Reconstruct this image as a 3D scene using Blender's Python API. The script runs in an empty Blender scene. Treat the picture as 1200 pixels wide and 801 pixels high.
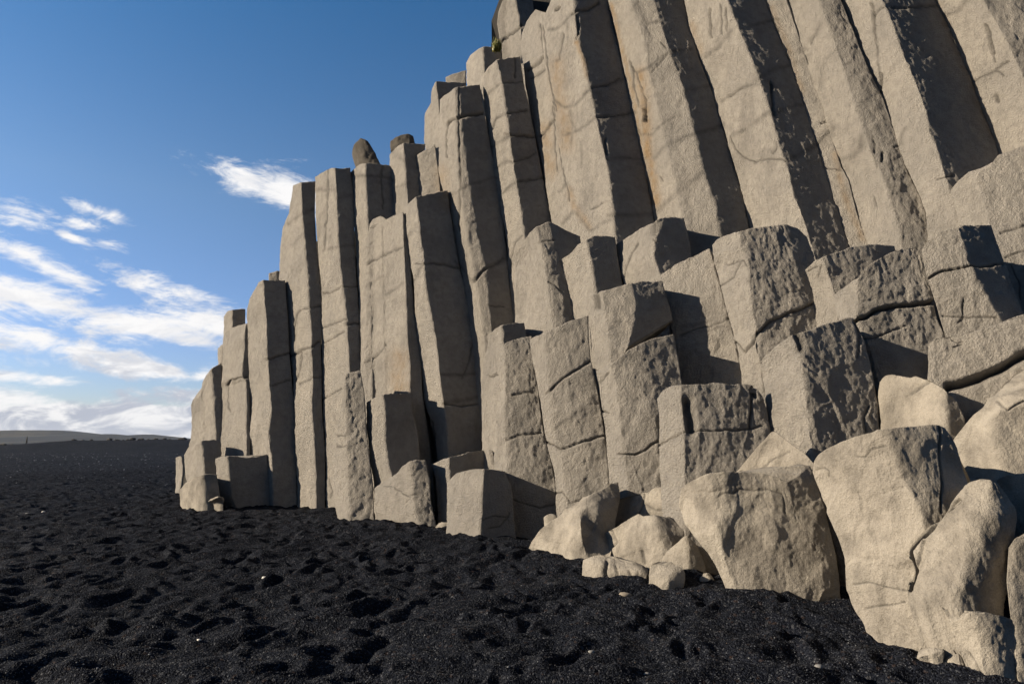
import bpy, math, random
import numpy as np
from mathutils import Vector

random.seed(7)
rng = np.random.default_rng(7)
S = bpy.context.scene
COL = S.collection
R = math.radians

# ------------------------------------------------------------------ camera
PITCH, F, CX, CY, H = R(8.4), 800.0, 600.0, 400.5, 1.5
sP, cP = math.sin(PITCH), math.cos(PITCH)
CAM = np.array([0.0, 0.0, H])

def ray(px, py):
    """world direction of a photo pixel; y component is the forward part"""
    px = np.asarray(px, float); py = np.asarray(py, float)
    u = (px - CX) / F; v = (CY - py) / F
    return np.stack([u, cP - v * sP, sP + v * cP], -1)

def ground_at(px, py, z=0.0):
    d = ray(px, py)
    return CAM + d * ((z - H) / d[..., 2])[..., None]

cam = bpy.data.objects.new('camera', bpy.data.cameras.new('camera'))
COL.objects.link(cam)
cam.location = (0, 0, H)
cam.rotation_euler = (R(90) + PITCH, 0, 0)
cam.data.lens = 24.0; cam.data.sensor_width = 36.0
cam.data.clip_start = 0.05; cam.data.clip_end = 20000
S.camera = cam

# the common direction in which the columns lean
LEAN = np.array([-0.28, 0.60, 2.49]); LEAN /= np.linalg.norm(LEAN)

# ------------------------------------------------------------------ noise
def _hash(ix, iy, iz, s):
    h = (ix * 374761393 + iy * 668265263 + iz * 1442695041 + s * 974634319) & 0xFFFFFFFF
    h = ((h ^ (h >> 13)) * 1274126177) & 0xFFFFFFFF
    h = ((h ^ (h >> 16)) * 2246822519) & 0xFFFFFFFF
    return h ^ (h >> 15)

GR = np.array([[1,1,0],[-1,1,0],[1,-1,0],[-1,-1,0],[1,0,1],[-1,0,1],[1,0,-1],[-1,0,-1],
               [0,1,1],[0,-1,1],[0,1,-1],[0,-1,-1],[1,1,0],[-1,1,0],[0,-1,1],[0,-1,-1]], float)

def perlin(p, s=0):
    i = np.floor(p).astype(np.int64); f = p - i
    w = f * f * f * (f * (f * 6 - 15) + 10)
    out = 0
    for a in (0, 1):
        for b in (0, 1):
            for c in (0, 1):
                g = GR[_hash(i[:, 0] + a, i[:, 1] + b, i[:, 2] + c, s) & 15]
                dot = g[:, 0] * (f[:, 0] - a) + g[:, 1] * (f[:, 1] - b) + g[:, 2] * (f[:, 2] - c)
                k = (w[:, 0] if a else 1 - w[:, 0]) * (w[:, 1] if b else 1 - w[:, 1]) * (w[:, 2] if c else 1 - w[:, 2])
                out = out + dot * k
    return out

def fbm(p, octv=3, s=0, gain=.5):
    t = 0; a = 1
    for o in range(octv):
        t = t + a * perlin(p, s + o * 17); p = p * 2.03; a *= gain
    return t

def worley(p, s=0):
    i = np.floor(p).astype(np.int64)
    f1 = np.full(len(p), 9.0); f2 = np.full(len(p), 9.0); idn = np.zeros(len(p), np.int64)
    for a in (-1, 0, 1):
        for b in (-1, 0, 1):
            for c in (-1, 0, 1):
                q = i + np.array([a, b, c])
                h = _hash(q[:, 0], q[:, 1], q[:, 2], s)
                fx = q[:, 0] + (h & 1023) / 1023.; fy = q[:, 1] + ((h >> 10) & 1023) / 1023.; fz = q[:, 2] + ((h >> 20) & 1023) / 1023.
                d = (fx - p[:, 0]) ** 2 + (fy - p[:, 1]) ** 2 + (fz - p[:, 2]) ** 2
                m = d < f1
                f2 = np.where(m, f1, np.minimum(f2, d)); f1 = np.where(m, d, f1); idn = np.where(m, h, idn)
    return np.sqrt(f1), np.sqrt(f2), idn

def sm(x, a, b):
    t = np.clip((x - a) / (b - a), 0, 1); return t * t * (3 - 2 * t)

# ------------------------------------------------------------------ materials
def new_mat(name):
    m = bpy.data.materials.new(name); m.use_nodes = True
    nt = m.node_tree; nt.nodes.clear()
    out = nt.nodes.new('ShaderNodeOutputMaterial'); b = nt.nodes.new('ShaderNodeBsdfPrincipled')
    nt.links.new(b.outputs[0], out.inputs[0])
    return m, nt, b

class N:
    def __init__(s, nt): s.nt = nt
    def n(s, t, ins=None, **kw):
        x = s.nt.nodes.new(t)
        for k, v in kw.items(): setattr(x, k, v)
        for k, v in (ins or {}).items():
            if isinstance(v, bpy.types.NodeSocket): s.nt.links.new(v, x.inputs[k])
            else: x.inputs[k].default_value = v
        return x
    def m(s, op, a, b=0.0, c=0.0, clamp=False):
        return s.n('ShaderNodeMath', {0: a, 1: b, 2: c}, operation=op, use_clamp=clamp).outputs[0]
    def mix(s, f, a, b, blend='MIX'):
        x = s.nt.nodes.new('ShaderNodeMix'); x.data_type = 'RGBA'; x.blend_type = blend
        for k, v in ((0, f), (6, a), (7, b)):
            if isinstance(v, bpy.types.NodeSocket): s.nt.links.new(v, x.inputs[k])
            else: x.inputs[k].default_value = v if k == 0 else (*v, 1)
        return x.outputs[2]
    def ramp(s, f, a, b):
        return s.n('ShaderNodeMapRange', {0: f, 1: a, 2: b, 3: 0.0, 4: 1.0}, interpolation_type='SMOOTHSTEP').outputs[0]
    def noise(s, co, scale, detail=4, rough=.55, dist=0.0):
        return s.n('ShaderNodeTexNoise', {'Vector': co, 'Scale': scale, 'Detail': detail, 'Roughness': rough, 'Distortion': dist}).outputs[0]

def rock_mat(name, colA, colB, colC, bumpk=1.0, fine=1.0):
    m, nt, b = new_mat(name); q = N(nt)
    co = q.n('ShaderNodeNewGeometry').outputs['Position']
    at = q.n('ShaderNodeAttribute', attribute_name='stain')
    st = q.n('ShaderNodeSeparateColor', {0: at.outputs['Color']})
    big = q.ramp(q.noise(co, 1.1, 4, .6), .35, .68)
    med = q.ramp(q.noise(co, 8 if fine > .8 else 3.2, 6, .62), .38, .7)
    c = q.mix(big, colA, colB)
    stc = q.n('ShaderNodeVectorMath', {0: co, 1: (2.6, 2.6, .35)}, operation='MULTIPLY').outputs[0]
    c = q.mix(q.m('MULTIPLY', q.ramp(q.noise(stc, 1.6, 4, .6), .5, .75), .38), c, colC)
    rnd_ = q.n('ShaderNodeObjectInfo').outputs['Random']
    c = q.mix(q.m('MULTIPLY', rnd_, .35), c, tuple(v * .82 for v in colB))
    c = q.mix(q.m('MULTIPLY', med, .6 if fine > .8 else .85), c, colC)
    grain = q.noise(co, 85, 3, .8)
    c = q.mix(q.m('MULTIPLY', q.ramp(grain, .48, .75), .55), c, tuple(v * .55 for v in colC))
    c = q.mix(q.m('MULTIPLY', q.ramp(grain, .42, .25), .5), c, tuple(min(1, v * 1.4) for v in colA))
    c = q.mix(st.outputs[1], c, (.30, .185, .075))
    c = q.mix(st.outputs[0], c, (.075, .07, .064))
    nt.links.new(c, b.inputs['Base Color'])
    b.inputs['Roughness'].default_value = .9
    b.inputs['Specular IOR Level'].default_value = .2
    h1 = q.noise(co, 13, 4, .6)
    hv = q.n('ShaderNodeTexVoronoi', {'Vector': co, 'Scale': 30.0, 'Detail': 3.0, 'Roughness': .75, 'Lacunarity': 2.3}).outputs['Distance']
    hh = q.m('ADD', q.m('MULTIPLY', h1, .45), q.m('ADD', q.m('MULTIPLY', grain, .35 * fine), q.m('MULTIPLY', hv, .62 * fine)))
    bp = q.n('ShaderNodeBump', {'Height': hh, 'Strength': 1.0, 'Distance': .040 * bumpk})
    nt.links.new(bp.outputs[0], b.inputs['Normal'])
    return m

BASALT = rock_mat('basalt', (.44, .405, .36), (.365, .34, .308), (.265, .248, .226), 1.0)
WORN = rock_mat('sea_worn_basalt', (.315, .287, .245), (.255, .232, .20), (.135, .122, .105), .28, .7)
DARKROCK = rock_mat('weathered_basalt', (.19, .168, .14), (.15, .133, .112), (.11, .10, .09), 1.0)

# ------------------------------------------------------------------ tagging
def tag(o, label=None, cat=None, group=None, kind=None):
    if label: o['label'] = label
    if cat: o['category'] = cat
    if group: o['group'] = group
    if kind: o['kind'] = kind
    return o

def mesh_obj(name, V, Fs, mat, smooth=True, origin=None):
    V = np.asarray(V, float)
    if origin is None:
        origin = np.array([V[:, 0].mean(), V[:, 1].mean(), max(V[:, 2].min(), -0.02)])
    me = bpy.data.meshes.new(name)
    me.from_pydata((V - origin).tolist(), [], Fs)
    me.materials.append(mat)
    if smooth: me.polygons.foreach_set('use_smooth', [True] * len(me.polygons))
    me.update()
    o = bpy.data.objects.new(name, me); COL.objects.link(o); o.location = origin
    return o

# ------------------------------------------------------------------ stains traced on the rock (pixels of the photo used as a survey)
STAIN = [
 # (half width px, strength, points)
 (2.2,.7,[(643,35),(652,34),(663,25),(672,17),(690,12),(702,3)]), (2.0,.7,[(651,118),(660,126),(670,124),(682,115),(690,106)]),
 (2.0,.6,[(660,158),(672,155),(685,148),(697,137)]), (1.6,.6,[(668,170),(671,150),(668,130)]), (1.6,.5,[(682,196),(681,165)]),
 (2,.5,[(655,225),(665,214),(670,222)]), (2,.6,[(660,262),(672,248),(678,252),(690,270)]), (2.2,.5,[(692,270),(706,262),(716,258)]),
 (2,.5,[(661,43),(656,70),(648,72)]), (2,.5,[(665,20),(666,55)]),
 (2.2,.7,[(747,85),(760,80),(775,66),(787,60),(810,57)]), (2,.6,[(747,150),(752,158),(765,157),(775,146),(790,138)]),
 (3,.6,[(767,185),(782,170),(805,160),(818,156),(848,146)]), (3,.5,[(770,248),(795,225),(815,210),(823,201)]),
 (2,.6,[(741,12),(748,2),(752,20),(758,28),(772,25)]), (2.5,.5,[(802,107),(832,100)]),
 (3,.55,[(824,68),(840,58),(857,37)]), (2.8,.7,[(847,118),(860,110),(870,103),(885,98)]), (2.8,.6,[(857,160),(875,152),(890,140),(902,130)]),
 (1.2,.9,[(857,160),(862,175),(870,183),(885,190),(892,188),(905,186),(920,188)]), (3,.6,[(885,95),(905,82),(927,77)]), (3,.6,[(905,133),(942,122)]),
 (4,.6,[(925,187),(955,172)]), (2,.9,[(905,98),(904,118),(908,135)]), (2.5,.6,[(880,30),(912,22)]),
 (4,.5,[(925,63),(942,58)]), (6,.5,[(928,75),(945,70)]), (6,.5,[(960,165),(976,150)]), (4.5,.7,[(985,187),(1000,183),(1008,172),(1010,160)]),
 (3,.5,[(950,48),(956,40),(962,28)]), (2,.8,[(1023,5),(1025,25),(1027,50)]), (1.2,.8,[(1027,50),(1030,85),(1032,110)]), (3,.6,[(1045,9),(1070,10),(1095,8)]),
 (2,.6,[(1024,15),(1037,8)]), (3,.6,[(1108,18),(1120,14),(1140,-5)]), (2,.6,[(1142,95),(1160,87),(1180,73)]), (2,.9,[(1155,30),(1160,48),(1163,60)]),
 (1.5,.7,[(1162,85),(1170,83),(1175,88)]), (1.2,.8,[(1020,172),(1025,186),(1027,195)]),(2,.5,[(1060,150),(1052,175)]),
 (2,.7,[(567,112),(578,104),(586,98)]), (1.8,.8,[(577,150),(582,138),(592,134),(617,130)]), (2,.8,[(577,172),(596,158),(625,160)]), (2.2,.6,[(582,196),(594,188),(600,190),(627,180)]),
 (2.2,.7,[(590,225),(603,212),(620,210),(635,208)]), (1.6,.5,[(620,82),(636,66)]), (2.2,.5,[(622,92),(638,81)]), (2,.6,[(635,160),(648,140)]),
 (2.0,.6,[(530,228),(550,217),(580,208)]), (3,.7,[(555,328),(567,316),(580,310),(592,303)]), (2,.5,[(534,305),(555,330)]),
 (1.8,.7,[(484,330),(492,315),(496,308),(520,309),(540,314)]), (2,.7,[(517,438),(538,439),(557,437)]), (3,.6,[(520,472),(545,468),(563,464)]),
 (2,.5,[(430,308),(450,299),(473,288)]), (2,.5,[(452,345),(474,331)]), (2,.5,[(338,262),(354,250)]), (2,.4,[(342,288),(354,275)]),
 (2.5,.6,[(414,205),(425,206),(445,207),(460,210)]), (1.8,.6,[(448,194),(446,206)]), (2.5,.5,[(395,232),(410,228)]), (2.5,.5,[(372,222),(394,222)]),
 (2,.5,[(378,293),(398,289),(415,287)]), (2.5,.5,[(356,250),(369,243)]), (1.4,.6,[(384,200),(383,240),(381,290)]),
 (2.5,.5,[(799,384),(815,380),(835,374),(853,366)]), (2,.4,[(800,392),(830,386),(852,382)]),
 (2,.4,[(490,265),(474,280)]), (2,.5,[(430,335),(448,323)]), (2,.6,[(1172,273),(1186,268),(1210,262)]), (1.4,.6,[(1180,300),(1210,291)]),
 (3,.5,[(712,253),(740,252),(765,250)]), (2,.5,[(690,104),(715,100),(733,92)]), (2.5,.6,[(700,137),(722,136),(745,132)]), (2.5,.6,[(711,186),(735,184),(755,186)]),
 (3,.4,[(457,176),(475,190),(488,196)]), (2,.4,[(462,220),(478,215)]),
]
OCHRE = [
 (7,.65,[(751,85),(755,120),(757,150)]), (6,.75,[(757,140),(758,175),(763,200),(769,238)]), (3,.6,[(716,5),(730,60),(742,110),(754,170)]),
 (9,.45,[(653,75),(655,110),(660,140),(664,170)]), (9,.45,[(637,150),(640,180),(644,200)]), (12,.45,[(468,418),(466,440),(470,455)]),
 (4,.5,[(668,222),(672,240),(690,265)]), (3,.6,[(676,50),(684,72),(688,90)]), (4,.35,[(904,10),(925,60),(940,110)]), (5,.4,[(1098,5),(1130,80),(1165,165)]),
 (9,.35,[(516,200),(520,225),(525,240)]), (4,.45,[(978,180),(990,230),(1010,280)]), (5,.3,[(812,30),(822,60)]),
]

def seg_dist(px, pts):
    d = np.full(len(px), 1e9)
    for (a, b) in zip(pts[:-1], pts[1:]):
        a = np.array(a, float); b = np.array(b, float); ab = b - a
        t = np.clip(((px - a) @ ab) / max(ab @ ab, 1e-9), 0, 1)
        d = np.minimum(d, np.hypot(*(px - a - t[:, None] * ab).T))
    return d

def lit_yaw(x): return float(np.clip(229 - (x - 250) * .036, 199, 230))
def yaw_of(k, x):
    if isinstance(k, (int, float)): return k + 6 if 252 <= k < 275 else k
    return {'L': lit_yaw(x), 'M': 249, 'G': 269, 'D': float(np.interp(x, [500, 720], [295, 284]))}[k]

def resample(pts, n):
    p = np.array([(q[0], q[1], q[2] if len(q) > 2 else 0.0) for q in pts], float)
    s = np.concatenate([[0], np.cumsum(np.hypot(np.diff(p[:, 0]), np.diff(p[:, 1])))])
    t = np.linspace(0, s[-1], n)
    return np.stack([np.interp(t, s, p[:, i]) for i in range(3)], -1)

STEP = 1.4
SEED = [0]
CH = {}

def unproj(e, p0, n):
    dr = ray(e[:, 0], e[:, 1])
    return CAM + dr * (((p0 - CAM) @ n) / (dr @ n))[:, None]

def face_step(P, E, i, j, yaw, x):
    y = R(yaw_of(yaw, x))
    T = np.array([-math.sin(y), math.cos(y), 0])
    n = np.cross(T, LEAN); n /= np.linalg.norm(n)
    dr = ray(E[j][:, 0], E[j][:, 1])
    tt = np.einsum('ij,j->i', P[i] - CAM, n) / (dr @ n)
    t0 = P[i][:, 1] / ray(E[i][:, 0], E[i][:, 1])[:, 1]
    lim = np.maximum(3.0 * np.abs(E[j][:, 0] - E[i][:, 0]).max() / F * t0, .12)
    tt = np.clip(np.where(tt <= 0, t0 + lim, tt), t0 - lim, t0 + lim)
    return CAM + dr * tt[:, None]

def column(name, label, cat, d, edges, yaws, anchor=1, cracks=(), mat=None, worn=0.0, closed=False, group='basalt columns of the cliff',
           depth=None, amp=1.0, down=True, dark=0.0, rnd=1.0, key=None, chain=None, off=0.0):
    """edges: pixel polylines (top to bottom, optional third value = metres pushed towards the viewer) of the visible
    vertical edges; yaws: heading of the face between each pair; d: forward distance of the anchor edge's plane at z=0"""
    SEED[0] += 1; sd = SEED[0]
    amp = 1 + (amp - 1) * .4
    K = len(edges)
    plen = max(sum(math.dist(a[:2], b[:2]) for a, b in zip(e[:-1], e[1:])) for e in edges)
    M = int(max(6, plen / STEP)) + 1
    E = [resample(e, M) for e in edges]
    ax = edges[anchor]
    if d == 'c':
        d = float(ground_at(ax[-1][0], ax[-1][1])[1])
    if chain: d = CH[chain][2] if d is None else d
    for it in range(4 if chain else 1):
        P = [None] * K
        nA = np.array([0, -LEAN[2], LEAN[1]])
        P[anchor] = unproj(E[anchor], np.array([0, d, 0.0]), nA)
        for j in range(anchor + 1, K): P[j] = face_step(P, E, j - 1, j, yaws[j - 1], edges[j][0][0])
        for j in range(anchor - 1, -1, -1): P[j] = face_step(P, E, j + 1, j, yaws[j], edges[j][0][0])
        if chain:                                   # its left edge starts where the neighbour's right edge ends
            yq = E[0][:, 1]; ny, nd = CH[chain][:2]
            m = (yq > ny.min()) & (yq < ny.max())
            if m.sum() < 2: break
            d *= float(np.median((np.interp(yq[m], ny, nd) + off) / P[0][m, 1]))
    if key:
        CH[key] = (E[-1][:, 1], P[-1][:, 1].copy(), float(d))
        print('CHAIN', key, round(d, 2), 'right edge', np.round(P[-1][[0, -1], 1], 2))
    for j in range(K):
        dz = E[j][:, 2]
        if np.any(dz):
            dr = ray(E[j][:, 0], E[j][:, 1])
            P[j] = P[j] - dr * (dz / dr[:, 1])[:, None]
    # front grid
    cols, pxs = [], []
    for j in range(K - 1):
        w = max(np.abs(E[j + 1][:, 0] - E[j][:, 0]).max(), np.linalg.norm(P[j + 1] - P[j], axis=1).max() * F / d * .6)
        n = int(max(2, w / STEP))
        for a in range(n):
            f = a / n
            cols.append(P[j] * (1 - f) + P[j + 1] * f); pxs.append(E[j][:, :2] * (1 - f) + E[j + 1][:, :2] * f)
    cols.append(P[-1]); pxs.append(E[-1][:, :2])
    G = np.stack(cols, 1); PX = np.stack(pxs, 1)              # M x C x 3
    C = G.shape[1]
    # rounding of arrises and of the top edge: blurred copies mixed by noise
    def blur(A, r, axis):
        if r < 1: return A
        pad = [(0, 0)] * 3; pad[axis] = (r, r)
        B = np.pad(A, pad, mode='reflect', reflect_type='odd') if A.shape[axis] > r else np.pad(A, pad, mode='edge')
        out = np.zeros_like(A)
        for k in range(2 * r + 1):
            sl = [slice(None)] * 3; sl[axis] = slice(k, k + A.shape[axis]); out += B[tuple(sl)]
        return out / (2 * r + 1)
    r1 = max(1, int(1 + 2 * worn)); r2 = int(min(C // 3, 2 + 6 * worn))
    nz = sm(fbm((G / .22).reshape(-1, 3) + sd * 7.3, 3, sd), -.15, .75).reshape(M, C, 1)
    nz = np.clip(nz * (.45 + .6 * worn) + .45 * worn, 0, 1) * rnd
    G = blur(G, r1, 1) * (1 - nz) + blur(blur(G, r2, 1), max(1, r2 // 2), 1) * nz
    if worn > 0 and M > 12:
        rv = int(2 + 5 * worn); G = blur(G, min(rv, M // 4), 0)
    # normals on the grid
    du = np.gradient(G, axis=1); dv = np.gradient(G, axis=0)
    nrm = np.cross(du, dv); nrm /= np.linalg.norm(nrm, axis=2, keepdims=True) + 1e-9
    toc = CAM - G
    flip = np.sign((nrm * toc).sum(2).mean()); nrm *= (flip if flip != 0 else 1)
    q = G.reshape(-1, 3); k = np.array([1, 1, .62])
    off = sd * 3.17
    wv = fbm(q * .8 * k + off, 2, sd) * .035
    md = fbm(q * 6.0 * k + off, 4, sd + 3, .72) * .0115
    wq = q + .03 * np.stack([perlin(q * 9, 1), perlin(q * 9, 2), perlin(q * 9, 3)], -1)
    f1, f2, _ = worley(wq * 16.0 * k + off, sd)
    var = .35 + .9 * sm(fbm(q * .9 + off, 2, sd + 8), -.3, .4)
    sc = (f1 - .5) * .0060 * var
    wq = q + .07 * np.stack([perlin(q * 4, 4), perlin(q * 4, 5), perlin(q * 4, 6)], -1)
    g1, g2, gid = worley(wq * 2.6 * k + off, sd + 1)
    plate = ((gid & 255) / 255. - .5) * .018 * sm(g2 - g1, .0, .08)
    dsp = wv + amp * (md * (1 - .85 * worn) + sc * (1 - .85 * worn) + plate * (1 - .3 * worn))
    if worn > 0: dsp += worn * (fbm(q * 1.3 + off, 2, sd + 9) * .05 + amp * np.abs(fbm(q * 2.2 + off, 3, sd + 10, .45)) * -.032)
    if worn > .4:                               # wave-scooped hollows meeting in soft ridges
        wq = q + .16 * np.stack([perlin(q * 2, 14), perlin(q * 2, 15), perlin(q * 2, 16)], -1)
        c1, c2, _ = worley(wq * 2.1 + off, sd + 2)
        dsp += worn * (c1 - .55) * .085
    px = PX.reshape(-1, 2)
    # joints and cracks cut into the rock
    warp = np.stack([perlin(q * 6, 8), perlin(q * 6, 9)], -1) * 1.6
    st = np.zeros(len(q)); oc = np.zeros(len(q))
    for c in cracks:
        w, dep, pts = c
        dd = seg_dist(px + warp, pts)
        dsp -= dep * np.exp(-(dd / w) ** 2)
        if dep >= .05 and len(pts) > 2 and abs(pts[-1][0] - pts[0][0]) > 8:      # the drums either side of a joint do not quite line up
            pp = np.array(sorted(pts), float)
            below = px[:, 1] + warp[:, 1] - np.interp(px[:, 0], pp[:, 0], pp[:, 1])
            inx = sm(px[:, 0], pp[0, 0] - 6, pp[0, 0] + 1) * (1 - sm(px[:, 0], pp[-1, 0] - 1, pp[-1, 0] + 6))
            sg = (1 if (sd + len(pts)) % 2 else -1) * (.014 + .012 * ((sd * 7) % 5) / 5)
            dsp += sg * inx * sm(below, -.7, .7) * (1 - sm(below, 40, 90))
        st = np.maximum(st, .75 * np.exp(-(dd / (w * 1.0)) ** 2))
    patch = .55 + .6 * np.clip(fbm(q * 5 + 3, 3, 77) + .4, 0, 1)
    x0, x1, y0, y1 = px[:, 0].min() - 15, px[:, 0].max() + 15, px[:, 1].min() - 15, px[:, 1].max() + 15
    for lst, arr in ((STAIN, st), (OCHRE, oc)):
        for w, s, pts in lst:
            if max(p[0] for p in pts) < x0 or min(p[0] for p in pts) > x1 or max(p[1] for p in pts) < y0 or min(p[1] for p in pts) > y1: continue
            dd = seg_dist(px + warp * .7, pts)
            np.maximum(arr, .9 * s * np.exp(-(dd / w) ** 2) * patch, out=arr)
    for w, s, pts in OCHRE: pass
    # base grime line of the whole face
    gr = sm(fbm(q * 1.3 + off, 4, sd + 21), .18, .6) * .16
    st = np.clip(np.maximum(st, gr) + dark, 0, 1)
    taper = np.ones((M, C))
    q2 = q + nrm.reshape(-1, 3) * (dsp * taper.reshape(-1))[:, None]
    G = q2.reshape(M, C, 3)
    # extend down below the sand
    rows = [G]
    strows = [np.stack([st, oc], -1).reshape(M, C, 2)]
    if down and not closed:
        zb = G[-1, :, 2].mean()
        L = (zb + .5) / LEAN[2]
        if L > 0.02:
            nr = int(np.clip(L / .25, 2, 14))
            for a in range(1, nr + 1):
                zt = G[-1] - LEAN * (L * a / nr); rows.append(zt[None])
                strows.append(strows[0][-1:].copy())
    G = np.concatenate(rows, 0); ST = np.concatenate(strows, 0); M2 = G.shape[0]
    # back of the column
    wid = np.linalg.norm(G[:, -1] - G[:, 0], axis=1).mean()
    dep = depth if depth else float(np.clip(wid * .9, .35, 1.5))
    vw = np.median(G.reshape(-1, 3), 0) - CAM; vw[2] = 0; vw /= np.linalg.norm(vw)
    span = G[:, -1] - G[:, 0]
    mid = (G[:, -1] + G[:, 0]) * .5
    b0 = G[:, 0] + vw * dep * .55 + span * .06
    b1 = mid + vw * dep * 1.15 - span * .25
    b2 = mid + vw * dep * 1.15 + span * .25
    b3 = G[:, -1] + vw * dep * .55 - span * .06
    ring = np.concatenate([G, b3[:, None], b2[:, None], b1[:, None], b0[:, None]], 1)
    stR = np.concatenate([ST, np.zeros((M2, 4, 2))], 1)
    CR = C + 4
    V = ring.reshape(-1, 3); VS = stR.reshape(-1, 2)
    idx = np.arange(M2 * CR).reshape(M2, CR)
    a = idx[:-1]; b = idx[1:]
    an = np.roll(a, -1, 1); bn = np.roll(b, -1, 1)
    quads = np.stack([a, b, bn, an], -1).reshape(-1, 4)
    extraV, extraS, tris = [], [], []
    qs = [quads]
    base = len(V)
    def cap(row, lift):
        nonlocal base
        cen = ring[row].mean(0); prev = idx[row]
        for f in (.96, .85, .6, .3):
            v = cen + (ring[row] - cen) * f
            v[:, 2] += fbm(v * 5 + sd, 3, sd + 5) * .035 + lift * (1 - f)
            extraV.append(v); extraS.append(np.zeros((CR, 2)))
            cur = np.arange(base, base + CR); base += CR
            qs.append(np.stack([prev, np.roll(prev, -1), np.roll(cur, -1), cur], -1)); prev = cur
        extraV.append((cen + [0, 0, lift])[None]); extraS.append(np.zeros((1, 2)))
        tris.append(np.stack([prev, np.roll(prev, -1), np.full(CR, base)], -1)); base += 1
    cap(0, .01 + (.05 * worn if min(e[0][1] for e in edges) > 515 else 0))
    if closed: cap(M2 - 1, 0)
    V = np.concatenate([V] + extraV, 0); VS = np.concatenate([VS] + extraS, 0)
    Q = np.concatenate(qs, 0); T = np.concatenate(tris, 0)
    origin = np.array([V[:, 0].mean(), V[:, 1].mean(), max(V[:, 2].min(), -.02)])
    me = bpy.data.meshes.new(name)
    me.vertices.add(len(V)); me.vertices.foreach_set('co', (V - origin).astype(np.float32).ravel())
    lp = np.concatenate([Q.ravel(), T.ravel()]).astype(np.int32)
    me.loops.add(len(lp)); me.loops.foreach_set('vertex_index', lp)
    ls = np.concatenate([np.arange(0, Q.size, 4), Q.size + np.arange(0, T.size, 3)]).astype(np.int32)
    me.polygons.add(len(ls)); me.polygons.foreach_set('loop_start', ls)
    me.update(calc_edges=True)
    me.polygons.foreach_set('use_smooth', np.ones(len(ls), bool))
    me.materials.append(mat or (WORN if worn > .3 else BASALT))
    o = bpy.data.objects.new(name, me); COL.objects.link(o); o.location = origin
    at = o.data.color_attributes.new('stain', 'FLOAT_COLOR', 'POINT')
    buf = np.zeros((len(V), 4), np.float32); buf[:, :2] = VS; buf[:, 3] = 1
    at.data.foreach_set('color', buf.ravel())
    tag(o, label, cat, group)
    return o

# ------------------------------------------------------------------ the columns, left to right; each one a thing
BC, BB = 'tall_rock', 'rock_block'
GB = 'broken basalt blocks at the foot of the cliff'
GM = 'stepped basalt blocks in the middle of the cliff'
GU = 'tall leaning basalt columns of the upper wall'
GL = 'tall basalt columns of the left buttress'
h = lambda *p: (.95, .05, list(p))          # open joint
t_ = lambda *p: (.95, .022, list(p))        # hairline crack
f_ = lambda *p: (.85, .011, list(p))
w_ = lambda *p: (1.6, .11, list(p))         # wide gap

# --- left buttress
column(BB, 'thin low stub of rock at the far left end of the cliff', 'rock', 'c',
    [[(205.5,536),(205.5,555),(204.5,578)], [(212,534),(213,555),(210,578)], [(217,540),(219,570)]], ['L','D'], group=GB)
column(BC, 'short two-stepped column forming the far left outline against the clouds', 'rock', 18.0,
    [[(223.5,474),(224,500),(221,523),(216,533),(216,548),(222,580)], [(226,468),(227,500),(225,540),(228,582)], [(235,465),(238,500),(237,530),(236,585)], [(237,446),(241,480),(242,530),(241,585)],
     [(247,432),(250,460),(252,500),(252,540),(252,580)], [(259.5,425),(260,450),(260,520),(260,580)]], ['L','L','L','L','D'], anchor=4, key='a', group=GL)
column(BC, 'column top peeping out behind the two-drum column near the left end', 'rock', 18.4,
    [[(256,408),(256,430),(256,470)], [(261.5,404),(261,430),(261,470)], [(268,404),(268,470)]], ['L','D'], group=GL)
column(BC, 'square-topped column with a dark right face, second tall one from the left end', 'rock', 18.2,
    [[(262,371),(261.5,400),(260,450)], [(266,365),(265,400),(264,450)], [(271.5,362.5),(271,385),(270,450)], [(287.5,362),(287.5,385),(288,450)]], ['L','L','D'], anchor=2, group=GL)
column(BC, 'column built of two drums split by a joint, just left of the charcoal-faced square column', 'rock', None,
    [[(261.5,391),(261,420),(259.5,450),(258.5,500),(258.5,560)], [(272,384),(270,420),(270,450),(270,560)], [(288.5,379),(286.5,395),(284,425),(282.5,441),(288,446),(289,470),(288.5,500),(288,560)], [(291.8,378.5),(292,440),(293,500),(293,560)]],
    ['L','L','D'], anchor=2, key='b', chain='a', group=GL, cracks=[h((267,452),(270,445.5),(283,442),(293,441)), t_((268,450),(267,478),(270,482))])
column(BC, 'stocky column whose right face is charcoal above a joint and grey below', 'rock', None,
    [[(289,368),(291,400),(292,450),(292.5,500),(292.5,560)], [(291.5,352),(294,400),(296,560)], [(296,342),(299,400),(301,560)], [(302.5,331),(305,400),(308,560)], [(308,328),(311,370),(313,415),(315,450),(318,480),(315,500),(314,515),(318,540),(320,585)],
     [(334,328.5),(337,370),(339,410),(341.5,440),(344,470),(346.5,520),(348,585)]], ['L','L','L','L','D'], anchor=4, key='c', chain='b', group=GL,
    cracks=[h((312,421),(320,419),(330,416),(341,413)), t_((316,452),(340,444))])
column(BB, 'small grey stump showing above the stocky square-topped column', 'rock', 17.8,
    [[(315,320.5),(316,360)], [(325,317.5),(327,360)], [(329,319),(330,360)]], ['G','D'], group=GL)
column(BB, 'small dark-faced block, upper one of a stacked pair at the left foot', 'rock', 17.0,
    [[(229.5,521),(230,540),(230,575)], [(235,516.5),(237,530),(239,545),(240,575)], [(250,515.5),(252,575)], [(257,516.5),(259,530),(259,575)]], ['L','D','D'], group=GB)
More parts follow.
